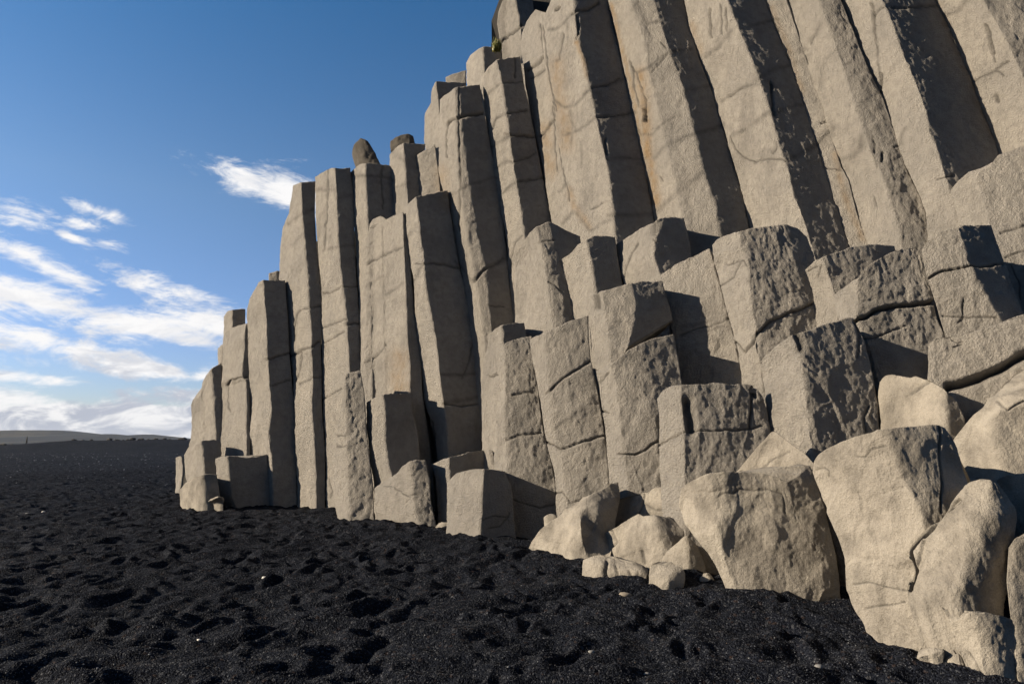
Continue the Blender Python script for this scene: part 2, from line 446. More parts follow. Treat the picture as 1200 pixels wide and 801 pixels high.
column(BB, 'pale low block under a smaller one, at the left foot of the cliff', 'rock', 'c',
    [[(211,573),(211.5,593)], [(220,565),(219.5,597)], [(232,558),(231,596)], [(239.5,556.5),(241,575),(241,593)], [(254,556.5),(257,575),(258,590)]], [225,'L','M','D'], anchor=1, group=GB, worn=.35)
column('boulder', 'low pale stone leaning on the cube-like block at the left foot', 'boulder', 'c',
    [[(233,595),(232.5,597)], [(244,586.5,.2),(245,590),(245,598)], [(257,581,.3),(257,585),(257.5,598)], [(262,584),(262,596)]], [225,228,280], group=GB, worn=.8)
column(BB, 'cube-like block with a broad charcoal face and saddle-shaped top, at the left foot', 'rock', 'c',
    [[(253.5,537),(256,568),(258.5,597)], [(259,535),(262,568),(266,598)], [(266.5,534.5),(269,560),(271,582),(276.5,595)], [(288,537),(289,560),(291,594)], [(302,534.5),(304,560),(306,592)], [(312.5,532),(315.5,560),(316,587)]], ['L','L','D','D','D'], anchor=2, group=GB)
column(BB, 'knee-high dark slab of rock right of the cube-like block', 'rock', 'c',
    [[(316.5,574),(317,589)], [(321,570),(319,591.5)], [(335,569.5),(335,590)], [(349,571),(350.5,578),(351,587)]], ['L','D','D'], group=GB, worn=.3)
column(BC, 'tall slim column with a drum joint halfway, first to rise above the stocky square one', 'rock', None,
    [[(343,217),(338,250),(331,268),(327.5,300),(327,328),(335,340),(337,370),(339,410),(341.5,440),(344,470),(346.5,520),(348,592)], [(348,215),(346,260),(344,330),(349,450),(355,592)], [(352.5,213.5),(354,250),(357,282),(360,325),(362.5,365),(365,392),(364,407),(366,440),(365,480),(367.5,520),(370,557),(370,592)],
     [(369.7,212.5),(369,250),(371,290),(375,330),(377,355),(376,405),(377,440),(377,475),(379,500),(381,525),(381,560),(380.5,592)]], ['L','L','D'], anchor=2, key='d', chain='c', group=GL,
    cracks=[h((339,418),(352,410),(364,407),(370,402),(378,399)), t_((347,380),(348,368),(352,363),(362,361),(377,359)), t_((350,450),(366,442),(378,441)), t_((345,398),(345,372)), t_((350,420),(353,412),(351,432),(346,446))])
column(BC, 'tall slim column with a vertical crack near its top, second tall slim one', 'rock', None,
    [[(369,207),(370,250),(374,310),(377.5,347),(377,400),(377,450),(380,500),(381.5,545),(382,592)], [(379,201),(380,300),(384,450),(392,592)], [(386,197.5),(386,300),(390,450),(400,592)], [(392.5,197),(394,232),(396,275),(400,325),(405,362),(407.5,405),(409,435),(411,500),(414,592)], [(402,197),(410,300),(418,450),(424,592)], [(410.5,196),(414,225),(416,300),(419,347),(421,390),(423,434),(426,500),(430,592)]], ['L','L','L','D','D'], anchor=3, key='e', chain='d', group=GL,
    cracks=[h((379,344),(388,343),(396,339),(400,336),(420,335)), h((405,380),(422,379)), t_((383,198),(385,225),(382,262),(380,292)), t_((378,384),(390,380),(405,374)), t_((380,402),(404,388)), t_((376,470),(400,455)), t_((385,560),(389,575),(387,582))])
column(BC, 'column topped by an upright loose boulder, its upper right face charcoal', 'rock', None,
    [[(409,203),(411.5,225),(417,280),(420,330),(422,380),(424,470)], [(417,196),(420,280),(426,470)], [(423,192.5),(426,280),(430,470)], [(428,192),(429,225),(431,262),(433,300),(436,470)], [(446,193),(449,262),(452,470)], [(458,195),(460,225),(461,250),(462,300),(466,470)]], ['L','L','L','D','D'], anchor=3, key='f', chain='e', group=GL,
    cracks=[t_((448,193),(447,215),(449,245))])
column(BC, 'broad pale column with a ragged broken top and ochre patch low down', 'rock', None,
    [[(424,276),(423,320),(424,400),(422,470),(420,560)], [(431,266),(430,320),(429,400),(428,470),(428,560)], [(438,257),(439,330),(440,560)], [(447,252.5),(447,300),(450,440),(450,560)], [(449,260),(450,300),(453,440),(453,560)], [(460,255),(463,300),(468,440),(470,560)], [(472,248),(473,290),(474,310),(475.5,340),(476.5,365),(477.5,400),(480,425),(480.5,460),(485,540)], [(474,251),(478,290),(482,325),(485,362),(491,400),(493.5,430),(495,465),(507,545)]],
    ['L','M',222,'M',226,'L','D'], anchor=6, key='g', chain='e', off=-.15, group=GL, cracks=[t_((430,310),(450,299),(474,288)), t_((428,425),(440,418),(452,404))])
column(BC, 'short column standing behind, capped by a small dark rock', 'rock', None,
    [[(456.5,181),(456,200),(462,280)], [(463,173),(465,280)], [(472.5,167.5),(474,195),(477,228),(478,280)], [(498.5,169),(498,175),(492,205),(490,280)]], ['L','L','D'], anchor=2, key='d2', chain='f', group=GL)
column('boulder', 'upright wedge of rock balanced on a column top against the blue sky', 'boulder', 16.2,
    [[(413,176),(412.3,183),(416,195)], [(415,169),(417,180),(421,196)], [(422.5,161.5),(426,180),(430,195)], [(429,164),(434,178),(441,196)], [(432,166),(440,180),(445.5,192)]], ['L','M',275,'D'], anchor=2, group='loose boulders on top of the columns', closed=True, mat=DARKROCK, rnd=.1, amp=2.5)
column('boulder', 'small dark rock lying on the flat top of a short column', 'boulder', 15.9,
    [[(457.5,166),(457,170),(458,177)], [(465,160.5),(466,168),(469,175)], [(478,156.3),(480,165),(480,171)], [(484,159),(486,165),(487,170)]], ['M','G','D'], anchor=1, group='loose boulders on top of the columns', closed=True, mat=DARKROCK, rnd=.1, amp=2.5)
column(BC, 'grey leaf-shaped column remnant with a slanting top left of the tall two-ridged column', 'rock', 14.9,
    [[(486,184),(488,205),(492,250)], [(489,181),(492,205),(496,250)], [(498,176),(502,210),(505,250)], [(509.5,168.5),(514,200),(516,225),(519,260)]], ['L','M','M'], group=GL)
column(BC, 'narrow pale wedge between the leaf-shaped remnant and the broad dark-faced column', 'rock', 15.4,
    [[(474,243),(477,280)], [(481,219),(483,280)], [(489.5,209),(491,230),(492,280)], [(497,214),(500,280)]], ['L','L','G'], group=GL)
column(BC, 'broad column with a charcoal face and squared top in the middle of the left buttress', 'rock', None,
    [[(472.5,247),(477.5,300),(484,325),(487.5,375),(490.5,400),(494,432),(495,465),(510,515),(515,560)], [(478,238),(484,300),(495,380),(505,465),(518,560)], [(486.8,230),(491,265),(496,307),(501,350),(511,400),(515,442),(519,472),(524,500),(526,560)],
     [(500,228),(520,350),(545,560)], [(524.5,222.5),(528,250),(532,275),(540,320),(550,345),(552.5,365),(552.5,395),(562,425),(565.5,450),(565.5,470),(564,560)]], ['L','L','D','D'], anchor=2, key='h', chain='g', group=GL,
    cracks=[t_((486,309),(500,309),(520,310),(540,314)), t_((542,442),(550,422),(555,400),(562,420)), h((520,473),(540,476),(563,473)), t_((510,514),(506,495),(498,480))])
column(BC, 'recessed pale column left of the two-ridged column, with a dark upper notch', 'rock', 16.0,
    [[(498,133),(497.5,165),(503,200),(512,240)], [(501,128),(503,165),(507,200),(515,240)], [(504.5,122),(506,165),(512,240)], [(505.5,106),(509,165),(518,240)], [(510.5,95),(513,120),(518,180),(522,240)], [(546,97),(548,120),(555,200)]], ['L','L','L','L','D'], anchor=4, group=GU)
column(BC, 'weathered grey stub on the skyline behind the two-ridged column', 'rock', 17.2,
    [[(522,91),(523,140)], [(532,86),(534,140)], [(546,82),(547,140)]], ['M','G'], group=GU, dark=.15)
column(BC, 'round-shouldered skyline column below the green tuft', 'rock', 16.3,
    [[(546.5,74),(547,95),(555,160)], [(551,64),(555,95),(561,160)], [(565,54.5),(567,85),(572,160)], [(586,56),(590,100),(594,160)], [(595,60),(598,100),(602,160)]], ['L','L','D','D'], anchor=2, group=GU)
column(BC, 'tall two-ridged column with a right-angled crack below its notched top', 'rock', None,
    [[(515,117),(514,160),(514,200),(520,230),(528,262),(536,300),(545,335),(552,375),(556,460)], [(523,110),(525,200),(545,300),(565,460)], [(532.5,103),(534,160),(537,200),(548,280),(560,340),(568,400),(572,460)], [(536.5,102),(541,137),(545,180),(550,215),(557.5,255),(560,282),(569,310),(572.5,350),(576,386),(582,460)],
     [(550,101),(556,140),(566,200),(576,280),(592,460)], [(562,100),(567.5,135),(574,170),(580.5,197),(587,237),(591,270),(594.5,300),(597.5,345),(602.5,378),(610,460)]], ['L','L',255,'D','D'], anchor=3, key='i', chain='h', off=.05, group=GU,
    cracks=[w_((524.5,145),(529,141),(538,137),(541,136),(568,134)), h((524.5,145),(523,160),(524,185)), t_((538,103),(538,140),(540,200),(538,270)), h((556,330),(569,315)), t_((569,315),(580,310),(590,302)), t_((575,358),(590,360))])
column(BC, 'slender column with four joints across its dark right face', 'rock', None,
    [[(565.5,88),(566,110),(570,150),(577,200),(586,240),(594,287),(597,330),(602,375),(608,440)], [(573,78),(578,120),(590,200),(605,290),(614,440)], [(581.5,69.5),(588.5,100),(594,140),(602,200),(607,228),(614,275),(618,310),(622,340),(626,440)],
     [(595,68),(610,140),(622,220),(640,440)], [(609,66.5),(615,105),(625,150),(634.5,199),(645,255),(650,280),(655,340),(660,440)]], ['L','L','D','D'], anchor=2, key='j', chain='i', group=GU,
    cracks=[t_((577,152),(582,138),(592,134),(617,130)), h((592,157),(610,158),(626,160)), t_((594,190),(610,187),(628,180)), t_((588,98),(600,96),(614,97)), t_((603,212),(620,211),(636,208)), t_((604,68),(604,90)), t_((600,300),(603,284),(612,276)), t_((600,300),(598,320))])
column(BC, 'grey skyline column above the green tuft, cut by the frame top', 'rock', 15.6,
    [[(597,-30),(592,-5),(584,14),(582.5,28),(585,43),(588,60),(592,120)], [(598,-30),(595,0),(594,40),(600,120)], [(602,-30),(604,0),(609,28),(613,60),(618,120)], [(612,-30),(616,0),(620,60),(628,120)], [(620,-30),(624,0),(626,15),(630,60),(636,120)]], ['M','L','D','D'], anchor=2, group=GU, dark=.22,
    cracks=[h((588,49),(595,43),(604,36),(612,29))])
column(BC, 'narrow pale pointed column squeezed left of the arc-marked column', 'rock', None,
    [[(612,38),(611,60),(616,105),(626,150),(635,199),(646,255),(655,310)], [(618,24),(622,105),(642,199),(660,310)], [(626,10.5),(632,60),(642,150),(650,220),(664,310)], [(640,15),(648,60),(657,150),(668,255),(676,310)]], ['L','L','L'], anchor=2, key='k', chain='j', group=GU,
    cracks=[h((618,82),(630,74),(637,65)), t_((622,92),(638,81)), h((632,160),(640,150),(649,140)), t_((648,125),(650,175),(652,200)), t_((633,28),(636,60))])
column(BC, 'wide pale column covered with curved dark seams, its right face charcoal', 'rock', None,
    [[(652,-40),(645,2),(635,25),(636,55),(644,100),(650,140),(657,197),(664,262),(668,320)], [(656,-40),(656,2),(660,100),(676,200),(690,320)], [(662,-40),(665,2),(672,100),(692,200),(706,320)], [(668,-40),(672,0),(677,47),(684,72),(691,105),(700,147),(711,195),(716,230),(721,278),(724,320)], [(686,-40),(692,0),(712,100),(734,200),(748,320)], [(703,-40),(712.5,0),(719,30),(727,65),(735,100),(747,150),(757,205),(766,253),(772,320)]],
    ['L',218,'L','D','D'], anchor=3, key='l', chain='k', group=GU,
    cracks=[w_((655,8),(651,12)), h((671,17),(678,13),(690,12),(702,2)), t_((648,120),(652,165),(660,200),(668,235)), t_((636,30),(645,100),(652,130)), h((676,20),(678,35),(676,46)), t_((661,40),(655,70)), t_((692,104),(712,101),(726,92)), h((710,162),(711,180)), t_((699,137),(722,136),(745,131)), t_((692,245),(707,238))])
column(BC, 'column with ochre streaks running down its bright left face', 'rock', None,
    [[(700,-40),(712.5,0),(725,47),(735,100),(754,200),(766,253),(780,320)], [(713,-40),(724,0),(737,47),(752,120),(770,200),(795,320)], [(728,-40),(738,0),(754,45),(760,85),(772,132),(788,197),(794,225),(800,254),(814,320)], [(744,-40),(752,0),(772,65),(800,190),(832,320)], [(757,-40),(767,0),(776,32),(787,65),(800,100),(810,140),(825,200),(837,237),(844,275),(852,320)], [(775,-40),(784,0),(802,65),(835,160),(856,237),(870,320)], [(791,-40),(802,0),(810,37),(821,72),(835,110),(850,155),(863,200),(872,235),(877,266),(888,320)]],
    [212,204,'M',244,'D','D'], anchor=4, key='m', chain='l', group=GU,
    cracks=[h((738,72),(742,80),(752,100),(758,118),(757,130),(755,142)), t_((742,78),(744,105),(750,125)), w_((756,130),(757,142)), t_((764,85),(772,76),(783,62)), t_((775,50),(781,56)), h((774,207),(777,212))])
column(BC, 'broad column with a U-shaped hairline crack low on its pale face', 'rock', None,
    [[(790,-40),(802,0),(810,37),(821,72),(835,110),(850,155),(863,200),(872,235),(877,266),(890,320)], [(806,-40),(818,0),(845,90),(880,200),(912,320)], [(824,-40),(836,0),(866,90),(904,200),(936,320)], [(840,-40),(852,0),(867,37),(885,80),(900,122),(910,160),(924,200),(930,230),(940,252),(947,275),(962,320)], [(860,-40),(874,0),(905,80),(942,180),(980,320)], [(882,-40),(897,0),(912,37),(925,72),(942,125),(955,167),(965,200),(982,250),(990,277),(1004,320)]],
    ['L','L','L','D','D'], anchor=3, key='n', chain='m', group=GU,
    cracks=[h((833,10),(833,30),(835,44)), t_((851,10),(852,36)), t_((845,5),(846,40)), h((855,114),(864,107),(870,104)), t_((857,160),(862,175),(872,185),(885,190)), t_((884,192),(893,187),(905,186),(921,188)), h((903,95),(904,112),(907,135)), t_((908,165),(910,172),(905,180))])
column(BC, 'thin grey facet column wedged between two broad pale ones', 'rock', None,
    [[(882,-40),(897,0),(912,37),(925,72),(942,125),(955,167),(965,200),(982,250),(992,280),(1006,320)], [(895,-40),(910,0),(938,72),(965,165),(990,240),(1016,320)], [(905,-40),(922,0),(937,45),(950,85),(965,127),(977,168),(987,197),(995,212),(1005,252),(1015,282),(1027,320)]], [240,248], anchor=1, key='o', chain='n', group=GU,
    cracks=[h((963,145),(969,143)), t_((957,170),(966,160),(975,152)), t_((968,196),(987,200))])
column(BC, 'smooth pale column with a rough brown-grey right facet and a low dark smudge', 'rock', None,
    [[(905,-40),(922,0),(937,45),(950,85),(965,127),(977,168),(987,197),(995,212),(1005,252),(1015,282),(1028,320)], [(925,-40),(942,0),(970,85),(1008,197),(1042,320)], [(944,-40),(960,0),(975,45),(990,87),(1002,125),(1010,150),(1031,200),(1047,245),(1057,287),(1068,320)], [(957,-40),(973,0),(1004,87),(1046,200),(1078,320)], [(968,-40),(985,0),(1002,42),(1017,80),(1035,117),(1047,152),(1060,192),(1079,231),(1086,250),(1088,282),(1096,320)]],
    ['L','L',256,262], anchor=2, key='p', chain='o', group=GU, cracks=[t_((1047,173),(1052,172)), h((1036,178),(1034,190)), t_((950,52),(954,42)), t_((1024,160),(1026,180)), t_((1024,230),(1026,242))])
column(BC, 'broad column with the largest charcoal face in the upper right', 'rock', None,
    [[(968,-40),(985,0),(1002,42),(1017,80),(1035,117),(1047,152),(1060,192),(1079,231),(1086,250),(1088,282),(1096,320)], [(992,-40),(1008,0),(1045,95),(1084,192),(1112,320)], [(1018,-40),(1034,0),(1047,30),(1060,67),(1075,100),(1085,130),(1090,155),(1100,180),(1112,220),(1122,245),(1128,275),(1140,320)], [(1048,-40),(1064,0),(1095,75),(1125,140),(1180,320)], [(1078,-40),(1096,0),(1112,32),(1130,75),(1145,112),(1157,145),(1170,182),(1192,240),(1215,320)]],
    ['L','L','D','D'], anchor=2, key='q', chain='p', group=GU,
    cracks=[h((1021,4),(1025,18),(1024,30),(1026,48)), t_((1025,18),(1036,9)), h((1030,115),(1032,95),(1032,86)), t_((1118,205),(1098,210)), t_((1045,9),(1060,11),(1094,9))])
column(BC, 'column at the right frame edge with a long pitted scar on its pale face', 'rock', None,
    [[(1078,-40),(1096,0),(1112,32),(1130,75),(1145,112),(1157,145),(1170,182),(1192,240),(1215,320)], [(1106,-40),(1122,0),(1160,80),(1200,180),(1250,320)], [(1134,-40),(1152,0),(1170,30),(1185,60),(1200,92),(1220,140),(1240,190),(1275,320)], [(1170,-40),(1190,0),(1225,70),(1260,150),(1310,320)], [(1210,-40),(1230,0),(1265,70),(1300,150),(1350,320)]], ['L','L',256,260], anchor=2, key='r', chain='q', group=GU,
    cracks=[(2.2,.06,[(1155,30),(1158,40),(1161,52),(1164,62)]), t_((1163,62),(1166,72)), (2.5,.05,[(1167,112),(1168,118)]), t_((1162,85),(1170,83),(1175,88)), t_((1142,96),(1160,86),(1182,72))])

# --- foot of the left buttress
column(BC, 'thin leaning pillar with a rough front, standing forward of the left buttress', 'rock', 'c',
    [[(404,441),(400,470),(394,510),(391,560),(391.5,585),(395,604)], [(405,439),(404.5,470),(406.5,510),(407,545),(408.5,575),(409,610)], [(412,436),(416,500),(424,610)], [(422,433.5),(427,460),(430,505),(434,540),(437.5,570),(439,609)]], ['L',259,262], group=GB, amp=1.5,
    cracks=[t_((390,511),(405,510)), t_((391,523),(406,522))])
column(BC, 'squat column with a dark flat front, right of the thin leaning pillar', 'rock', 13.3,
    [[(429,471),(430,500),(434,540),(438,565),(440,612)], [(438,466),(442,520),(448,612)], [(448.5,462),(451,482),(451,515),(455,545),(461,565),(463,616)], [(465,461),(470,520),(480,610)], [(481,460.5),(484,485),(490,505),(492,530),(495,600)]], ['L','L','D','D'], anchor=2, group=GB)
column(BB, 'round-topped block in front of the squat dark-fronted column', 'rock', 'c',
    [[(438,572),(439,590),(440,610)], [(450,569),(452,590),(452,616)], [(461,570),(463,590),(466,620)], [(463.5,557),(468,585),(473,620)], [(471,547),(476,585),(481,620.5)], [(480,541),(483,575),(487,600),(494,621)], [(490,539),(497,575),(504,621)], [(499,539),(504,562),(505,588),(512,619)]], ['L','L','L','L','L',266,272], anchor=5, group=GB, worn=.12, amp=1.6,
    cracks=[f_((449,569),(461,570),(466,574),(472,578),(480,581),(488,579))])
column(BB, 'half-hidden block with a slanting dark top edge behind the rounded sand-foot block', 'rock', 12.2,
    [[(506,544),(510,560),(513,585),(514,615)], [(515,540),(518,580),(520,615)], [(525,536),(526,560),(527,616)], [(550,530),(552,570),(554,600)], [(573,525.5),(577,545),(579,580)]], ['L','L','D','D'], anchor=2, group=GB)
column(BB, 'narrow shaded sliver of rock right of the slanting dark-topped block', 'rock', 12.0,
    [[(573,526.5),(576,545),(579,590)], [(577,527),(581,550),(585,590)], [(581,540),(583,560),(588,590)]], ['M','D'], group=GB)
column(BB, 'rounded block at the sand edge, pale left half and charcoal right half', 'rock', 'c',
    [[(524,566),(525,600),(523.5,632)], [(530,559),(531,635)], [(537,554),(540,600),(540,637)], [(552,549.5),(553,590),(550,638)], [(566,549),(565,582),(564,605),(560.5,638.5)], [(580,550),(582,590),(582,634)], [(592,552),(600,575),(602,605),(605,630)]], ['L','L','L','L','D','D'], anchor=4, group=GB, worn=.2,
    cracks=[f_((574,618),(586,616),(594,608),(597,600)), f_((566,610),(580,604),(595,606))])
column(BB, 'small dark-faced block top wedged above the rough grey column', 'rock', 12.0,
    [[(574,391),(568,420),(564,450),(565,500),(566,560)], [(581,385),(578,430),(578,560)], [(588,381),(590,400),(591,430),(592,560)], [(600,379.5),(606,400),(610,560)], [(614.5,378),(618,400),(620,560)]], ['L','L','D','D'], anchor=2, group=GM, cracks=[h((573,440),(578,441),(583,439))])
column(BC, 'rough grey-fronted column with one pale left edge, left of the cracked one', 'rock', 11.0,
    [[(586,412),(585,450),(580,500),(579,540),(582,590),(586,632)], [(590,404),(592,450),(590,482),(593,520),(594,550),(596,633)], [(600,398.5),(606,450),(612,632)], [(612,394.5),(620,450),(628,630)], [(623,394),(629,440),(633,480),(638,510),(646,540),(651,565),(653,628)]], ['L',258,261,264], group=GM, amp=1.5, worn=.2,
    cracks=[t_((592,516),(610,510),(634,507)), t_((600,462),(625,459)), t_((600,585),(620,592),(632,595),(650,590))])
column(BC, 'stout column crossed by a diagonal crack and a lower joint, pale left edge', 'rock', 10.2,
    [[(622,398),(624,420),(630,445),(640,512),(651,555),(653,600),(656,650)], [(630,394),(636,430),(646,500),(656,560),(660,650)], [(638,389),(640,412),(647,487),(657,525),(662,562),(668,650)], [(655,383),(662,430),(676,520),(690,650)], [(672,376),(676,420),(690,500),(702,650)], [(689.5,369.5),(690,395),(692,420),(700,455),(706,490),(710,520),(714,555),(718,650)]], ['L','L',251,255,257], anchor=2, group=GM, amp=1.25, worn=.25,
    cracks=[h((640,462),(650,452),(660,442),(670,437),(682,429),(694,421)), h((640,517),(648,521),(656,526),(668,523),(682,518),(712,509)), t_((651,577),(660,577),(668,588)), t_((668,590),(690,582),(712,575))])
column(BB, 'block with a slanted grey top facet, leftmost on the ledge below the upper wall', 'rock', 12.0,
    [[(604,300),(603,340),(605,400)], [(613,285),(615,340),(618,400)], [(620,274),(624,340),(630,400)], [(627,267),(635,290),(640,330),(645,360),(652,420)], [(636,263),(646,330),(658,420)], [(644,259.5),(649,285),(652,320),(660,350),(668,420)], [(662,269),(668,320),(682,420)], [(680,276),(684,300),(692,420)]], ['L','L','L',256,262,'D','D'], anchor=3, group=GM,
    cracks=[t_((632,284),(640,282),(650,281)), t_((643,330),(650,334),(656,340))])
column(BB, 'pale peaked block with charcoal right face, second on the ledge below the upper wall', 'rock', 11.4,
    [[(655,308.5),(657,340),(663,375),(672,430)], [(661,302),(666,350),(680,430)], [(668,298),(676,360),(690,430)], [(677,288),(684,350),(700,430)], [(686.5,280.5),(692,305),(698,342),(704,380),(714,430)], [(697,276),(704,310),(722,430)], [(709,276),(716,330),(730,430)], [(721,277.5),(725,310),(730,335),(740,430)]], ['L','L','L','L','D','D','D'], anchor=4, group=GM)
column(BB, 'chipped-corner block with charcoal right face, in the middle of the ledge under the ochre-streaked column', 'rock', 10.8,
    [[(722.5,288),(725,310),(731,331),(740,420)], [(732,281),(738,330),(750,420)], [(745,272),(755,420)], [(757,264),(762,330),(775,420)], [(768.5,257.5),(767,280),(766,300),(775,327),(790,420)], [(778,254.5),(780,300),(802,420)], [(790,254.5),(794,300),(815,420)], [(801.5,255),(805,270),(810,297),(828,420)]], ['L','L','L','L','D','D','D'], anchor=4, group=GM,
    cracks=[(4,.06,[(764,258),(767,262),(766,272)]), t_((748,285),(741,298),(735,312),(732,325)), t_((766,280),(770,284))])
column(BB, 'overhanging cap block with a jagged black gap under its lower edge', 'rock', 9.7,
    [[(690,347),(690,380),(692,410),(698,433)], [(697,343),(699,380),(701,410),(706,437)], [(704,341),(708,365),(712.5,397),(715,434)], [(722,335.5),(726,365),(727,390),(727,420)], [(740,331),(744,350),(744,375),(740,390),(736,406)], [(758,329.5),(762,350),(764,370),(762,390)], [(776,330),(780,348),(784,360),(787,375)]], ['L','L',252,254,'D','D'], anchor=2, group=GM, worn=.25, closed=True, depth=.9,
    cracks=[(3,.06,[(697,345),(699,352),(700,360)]), t_((712,434),(706,436),(699,434))])
column(BC, 'wedge-topped grey slab crossed by two seams, right of the overhanging cap block', 'rock', 10.0,
    [[(775,322),(780,350),(790,400),(797,450),(806,520)], [(783,316),(792,380),(812,520)], [(792,309.5),(805,380),(826,520)], [(812,300),(826,380),(850,520)], [(831.5,290),(840,325),(850,360),(858,390),(868,435),(880,520)], [(836,295),(846,330),(872,435),(886,520)]], [232,238,240,240,'D'], anchor=2, group=GM,
    cracks=[t_((797,393),(815,385),(840,380),(856,372)), t_((842,398),(843,405),(838,412))])
column(BC, 'broad column under the overhanging cap block, dark upper right corner', 'rock', 9.4,
    [[(698,434),(702,455),(706,480),(710,520),(714,560),(718,640)], [(703,437),(708,480),(718,560),(722,640)], [(709,438),(714,480),(725,560),(730,640)], [(716,427),(722,450),(725,490),(728,520),(733,545),(736,575),(740,640)], [(728,416),(738,480),(752,640)], [(738,408),(750,480),(766,640)], [(748,404),(752,430),(760,480),(770,520),(780,640)], [(764,396),(776,450),(792,640)], [(790,391.5),(797,430),(800,450),(806,500),(810,640)]], ['L','L','L',253,256,258,268,272], anchor=3, group=GM, worn=.25, amp=1.2,
    cracks=[h((706,482),(712,483)), t_((712,437),(702,448)), h((724,532),(735,533),(745,532),(755,528),(764,521),(774,517))])
column(BC, 'large hammered-faced block at the centre right of the ledge with a chipped pale left side', 'rock', 9.0,
    [[(834,287),(838,310),(847,345),(854,372),(862,400),(870,460),(876,560)], [(840,280),(850,345),(866,400),(876,460),(884,560)], [(846,277),(856,345),(872,400),(880,460),(890,560)], [(857,273.5),(866,330),(878,400),(886,460),(900,560)], [(866,271),(868,290),(875,302),(878,335),(882,370),(886,385),(884,402),(890,430),(908,560)], [(893,266),(900,330),(916,400),(940,560)], [(920,262.5),(926,290),(933,315),(942,335),(955,365),(960,400),(985,560)], [(934,267),(942,300),(950,335),(962,365),(968,420),(1000,560)], [(946,277),(954,300),(966,340),(976,380),(1012,560)]],
    ['L','L','L','L',263,265,'D','D'], anchor=4, group=GM, amp=1.35,
    cracks=[h((886,392),(895,383),(905,376),(925,367),(940,362),(957,352)), h((887,388),(880,402),(872,412),(862,400)), t_((844,335),(860,325),(868,308)), t_((852,310),(872,305),(876,312))])
column(BB, 'low dark-fronted block behind the block split by a bold black crack', 'rock', 8.7,
    [[(943.5,316),(947,335),(952,358),(957,385),(962,440)], [(953,306),(960,360),(970,440)], [(963,302.5),(970,320),(977,340),(979,352),(988,440)], [(978,296),(988,340),(1005,440)], [(992,291.5),(1004,340),(1020,440)], [(1020,286),(1030,330),(1050,440)], [(1048,288),(1058,330),(1075,440)]], ['L','L',264,266,270,285], anchor=2, group=GM, amp=1.2, cracks=[t_((946,318),(956,313)), t_((958,325),(962,310))])
column(BC, 'rough block split by a bold black horizontal crack', 'rock', 8.0,
    [[(978.5,344),(979,365),(985,380),(1000,405),(1008,425),(1022,470),(1035,540)], [(988,337),(991,365),(996,382),(1010,415),(1025,460),(1038,540)], [(1002,331),(1005,350),(1003,372),(1010,385),(1018,405),(1025,430),(1031,455),(1042,540)], [(1012,318),(1016,360),(1030,420),(1046,470),(1055,540)], [(1027,305),(1034,360),(1050,430),(1070,540)], [(1043,296),(1052,350),(1070,430),(1088,540)], [(1062,290),(1070,340),(1088,430),(1102,540)], [(1077,293),(1082,320),(1095,355),(1101,380),(1107,392),(1114,420),(1122,540)]],
    ['L','L',258,260,262,262,264], anchor=2, key='mid', group=GM, amp=1.35,
    cracks=[w_((998,379),(1006,374),(1015,370),(1030,363),(1045,360),(1060,357),(1080,355),(1098,353)), t_((1010,397),(1025,395),(1035,392),(1048,386),(1062,381))])
column(BC, 'grey block crossed by a joint, beside the right-edge slab, charcoal right face', 'rock', None,
    [[(1080,293),(1085,320),(1097,357),(1108,395),(1116,460)], [(1087,283),(1094,320),(1120,400),(1130,460)], [(1100,273),(1110,320),(1140,460)], [(1112,269.5),(1124,330),(1155,460)], [(1123.5,267),(1131,295),(1136,312),(1148,338),(1165,362),(1180,385),(1200,460)], [(1142,264.5),(1160,310),(1218,460)], [(1160,264.5),(1170,290),(1177,310),(1190,340),(1202,370),(1232,460)]], [238,246,248,248,'D','D'], anchor=4, chain='mid', off=-.04, group=GM,
    cracks=[h((1085,328),(1095,323),(1105,318),(1120,314),(1135,312)), h((1135,312),(1150,313),(1165,311),(1178,309)), t_((1105,370),(1120,371),(1140,371),(1168,373)), t_((1129,352),(1129,372),(1123,378))])
column(BC, 'leaning slab with a round shoulder at the right frame edge below the upper wall', 'rock', 8.8,
    [[(1115,223),(1120,245),(1126,270),(1138,320),(1150,400)], [(1124,212),(1132,260),(1145,320),(1158,400)], [(1134,203),(1142,260),(1152,320),(1170,400)], [(1144,205),(1155,243),(1160,265),(1168,295),(1180,330),(1200,400)], [(1158,197),(1172,260),(1220,400)], [(1169,184),(1186,260),(1236,400)], [(1185,177),(1206,260),(1252,400)], [(1203,170),(1224,260),(1270,400)], [(1250,155),(1270,260),(1310,400)]], ['L','L','L',246,247,248,248,249], anchor=3, group=GM,
    cracks=[t_((1172,274),(1186,269),(1215,262)), t_((1178,302),(1195,296),(1220,290)), t_((1185,312),(1194,330),(1196,350))])
column(BB, 'wide slab slanting up to the right frame edge, thin bright left edge', 'rock', 7.3,
    [[(1086.5,404),(1087,430),(1085.5,445)], [(1088,401),(1089,430),(1088,446)], [(1092,399.5),(1093,430),(1092,448)], [(1112,394.5),(1114,430),(1115,458)], [(1132,391),(1140,466)], [(1150,387.5),(1160,470)], [(1176,380),(1184,482)], [(1202,371.5),(1208,494)], [(1252,352),(1260,520)]], [205,228,246,246,247,248,248,248], anchor=2, group=GM, worn=.2,
    cracks=[t_((1117,397),(1123,401),(1127,400)), t_((1118,406),(1127,403)), (4,.14,[(1112,452),(1150,442),(1175,430),(1205,412),(1230,398)])])
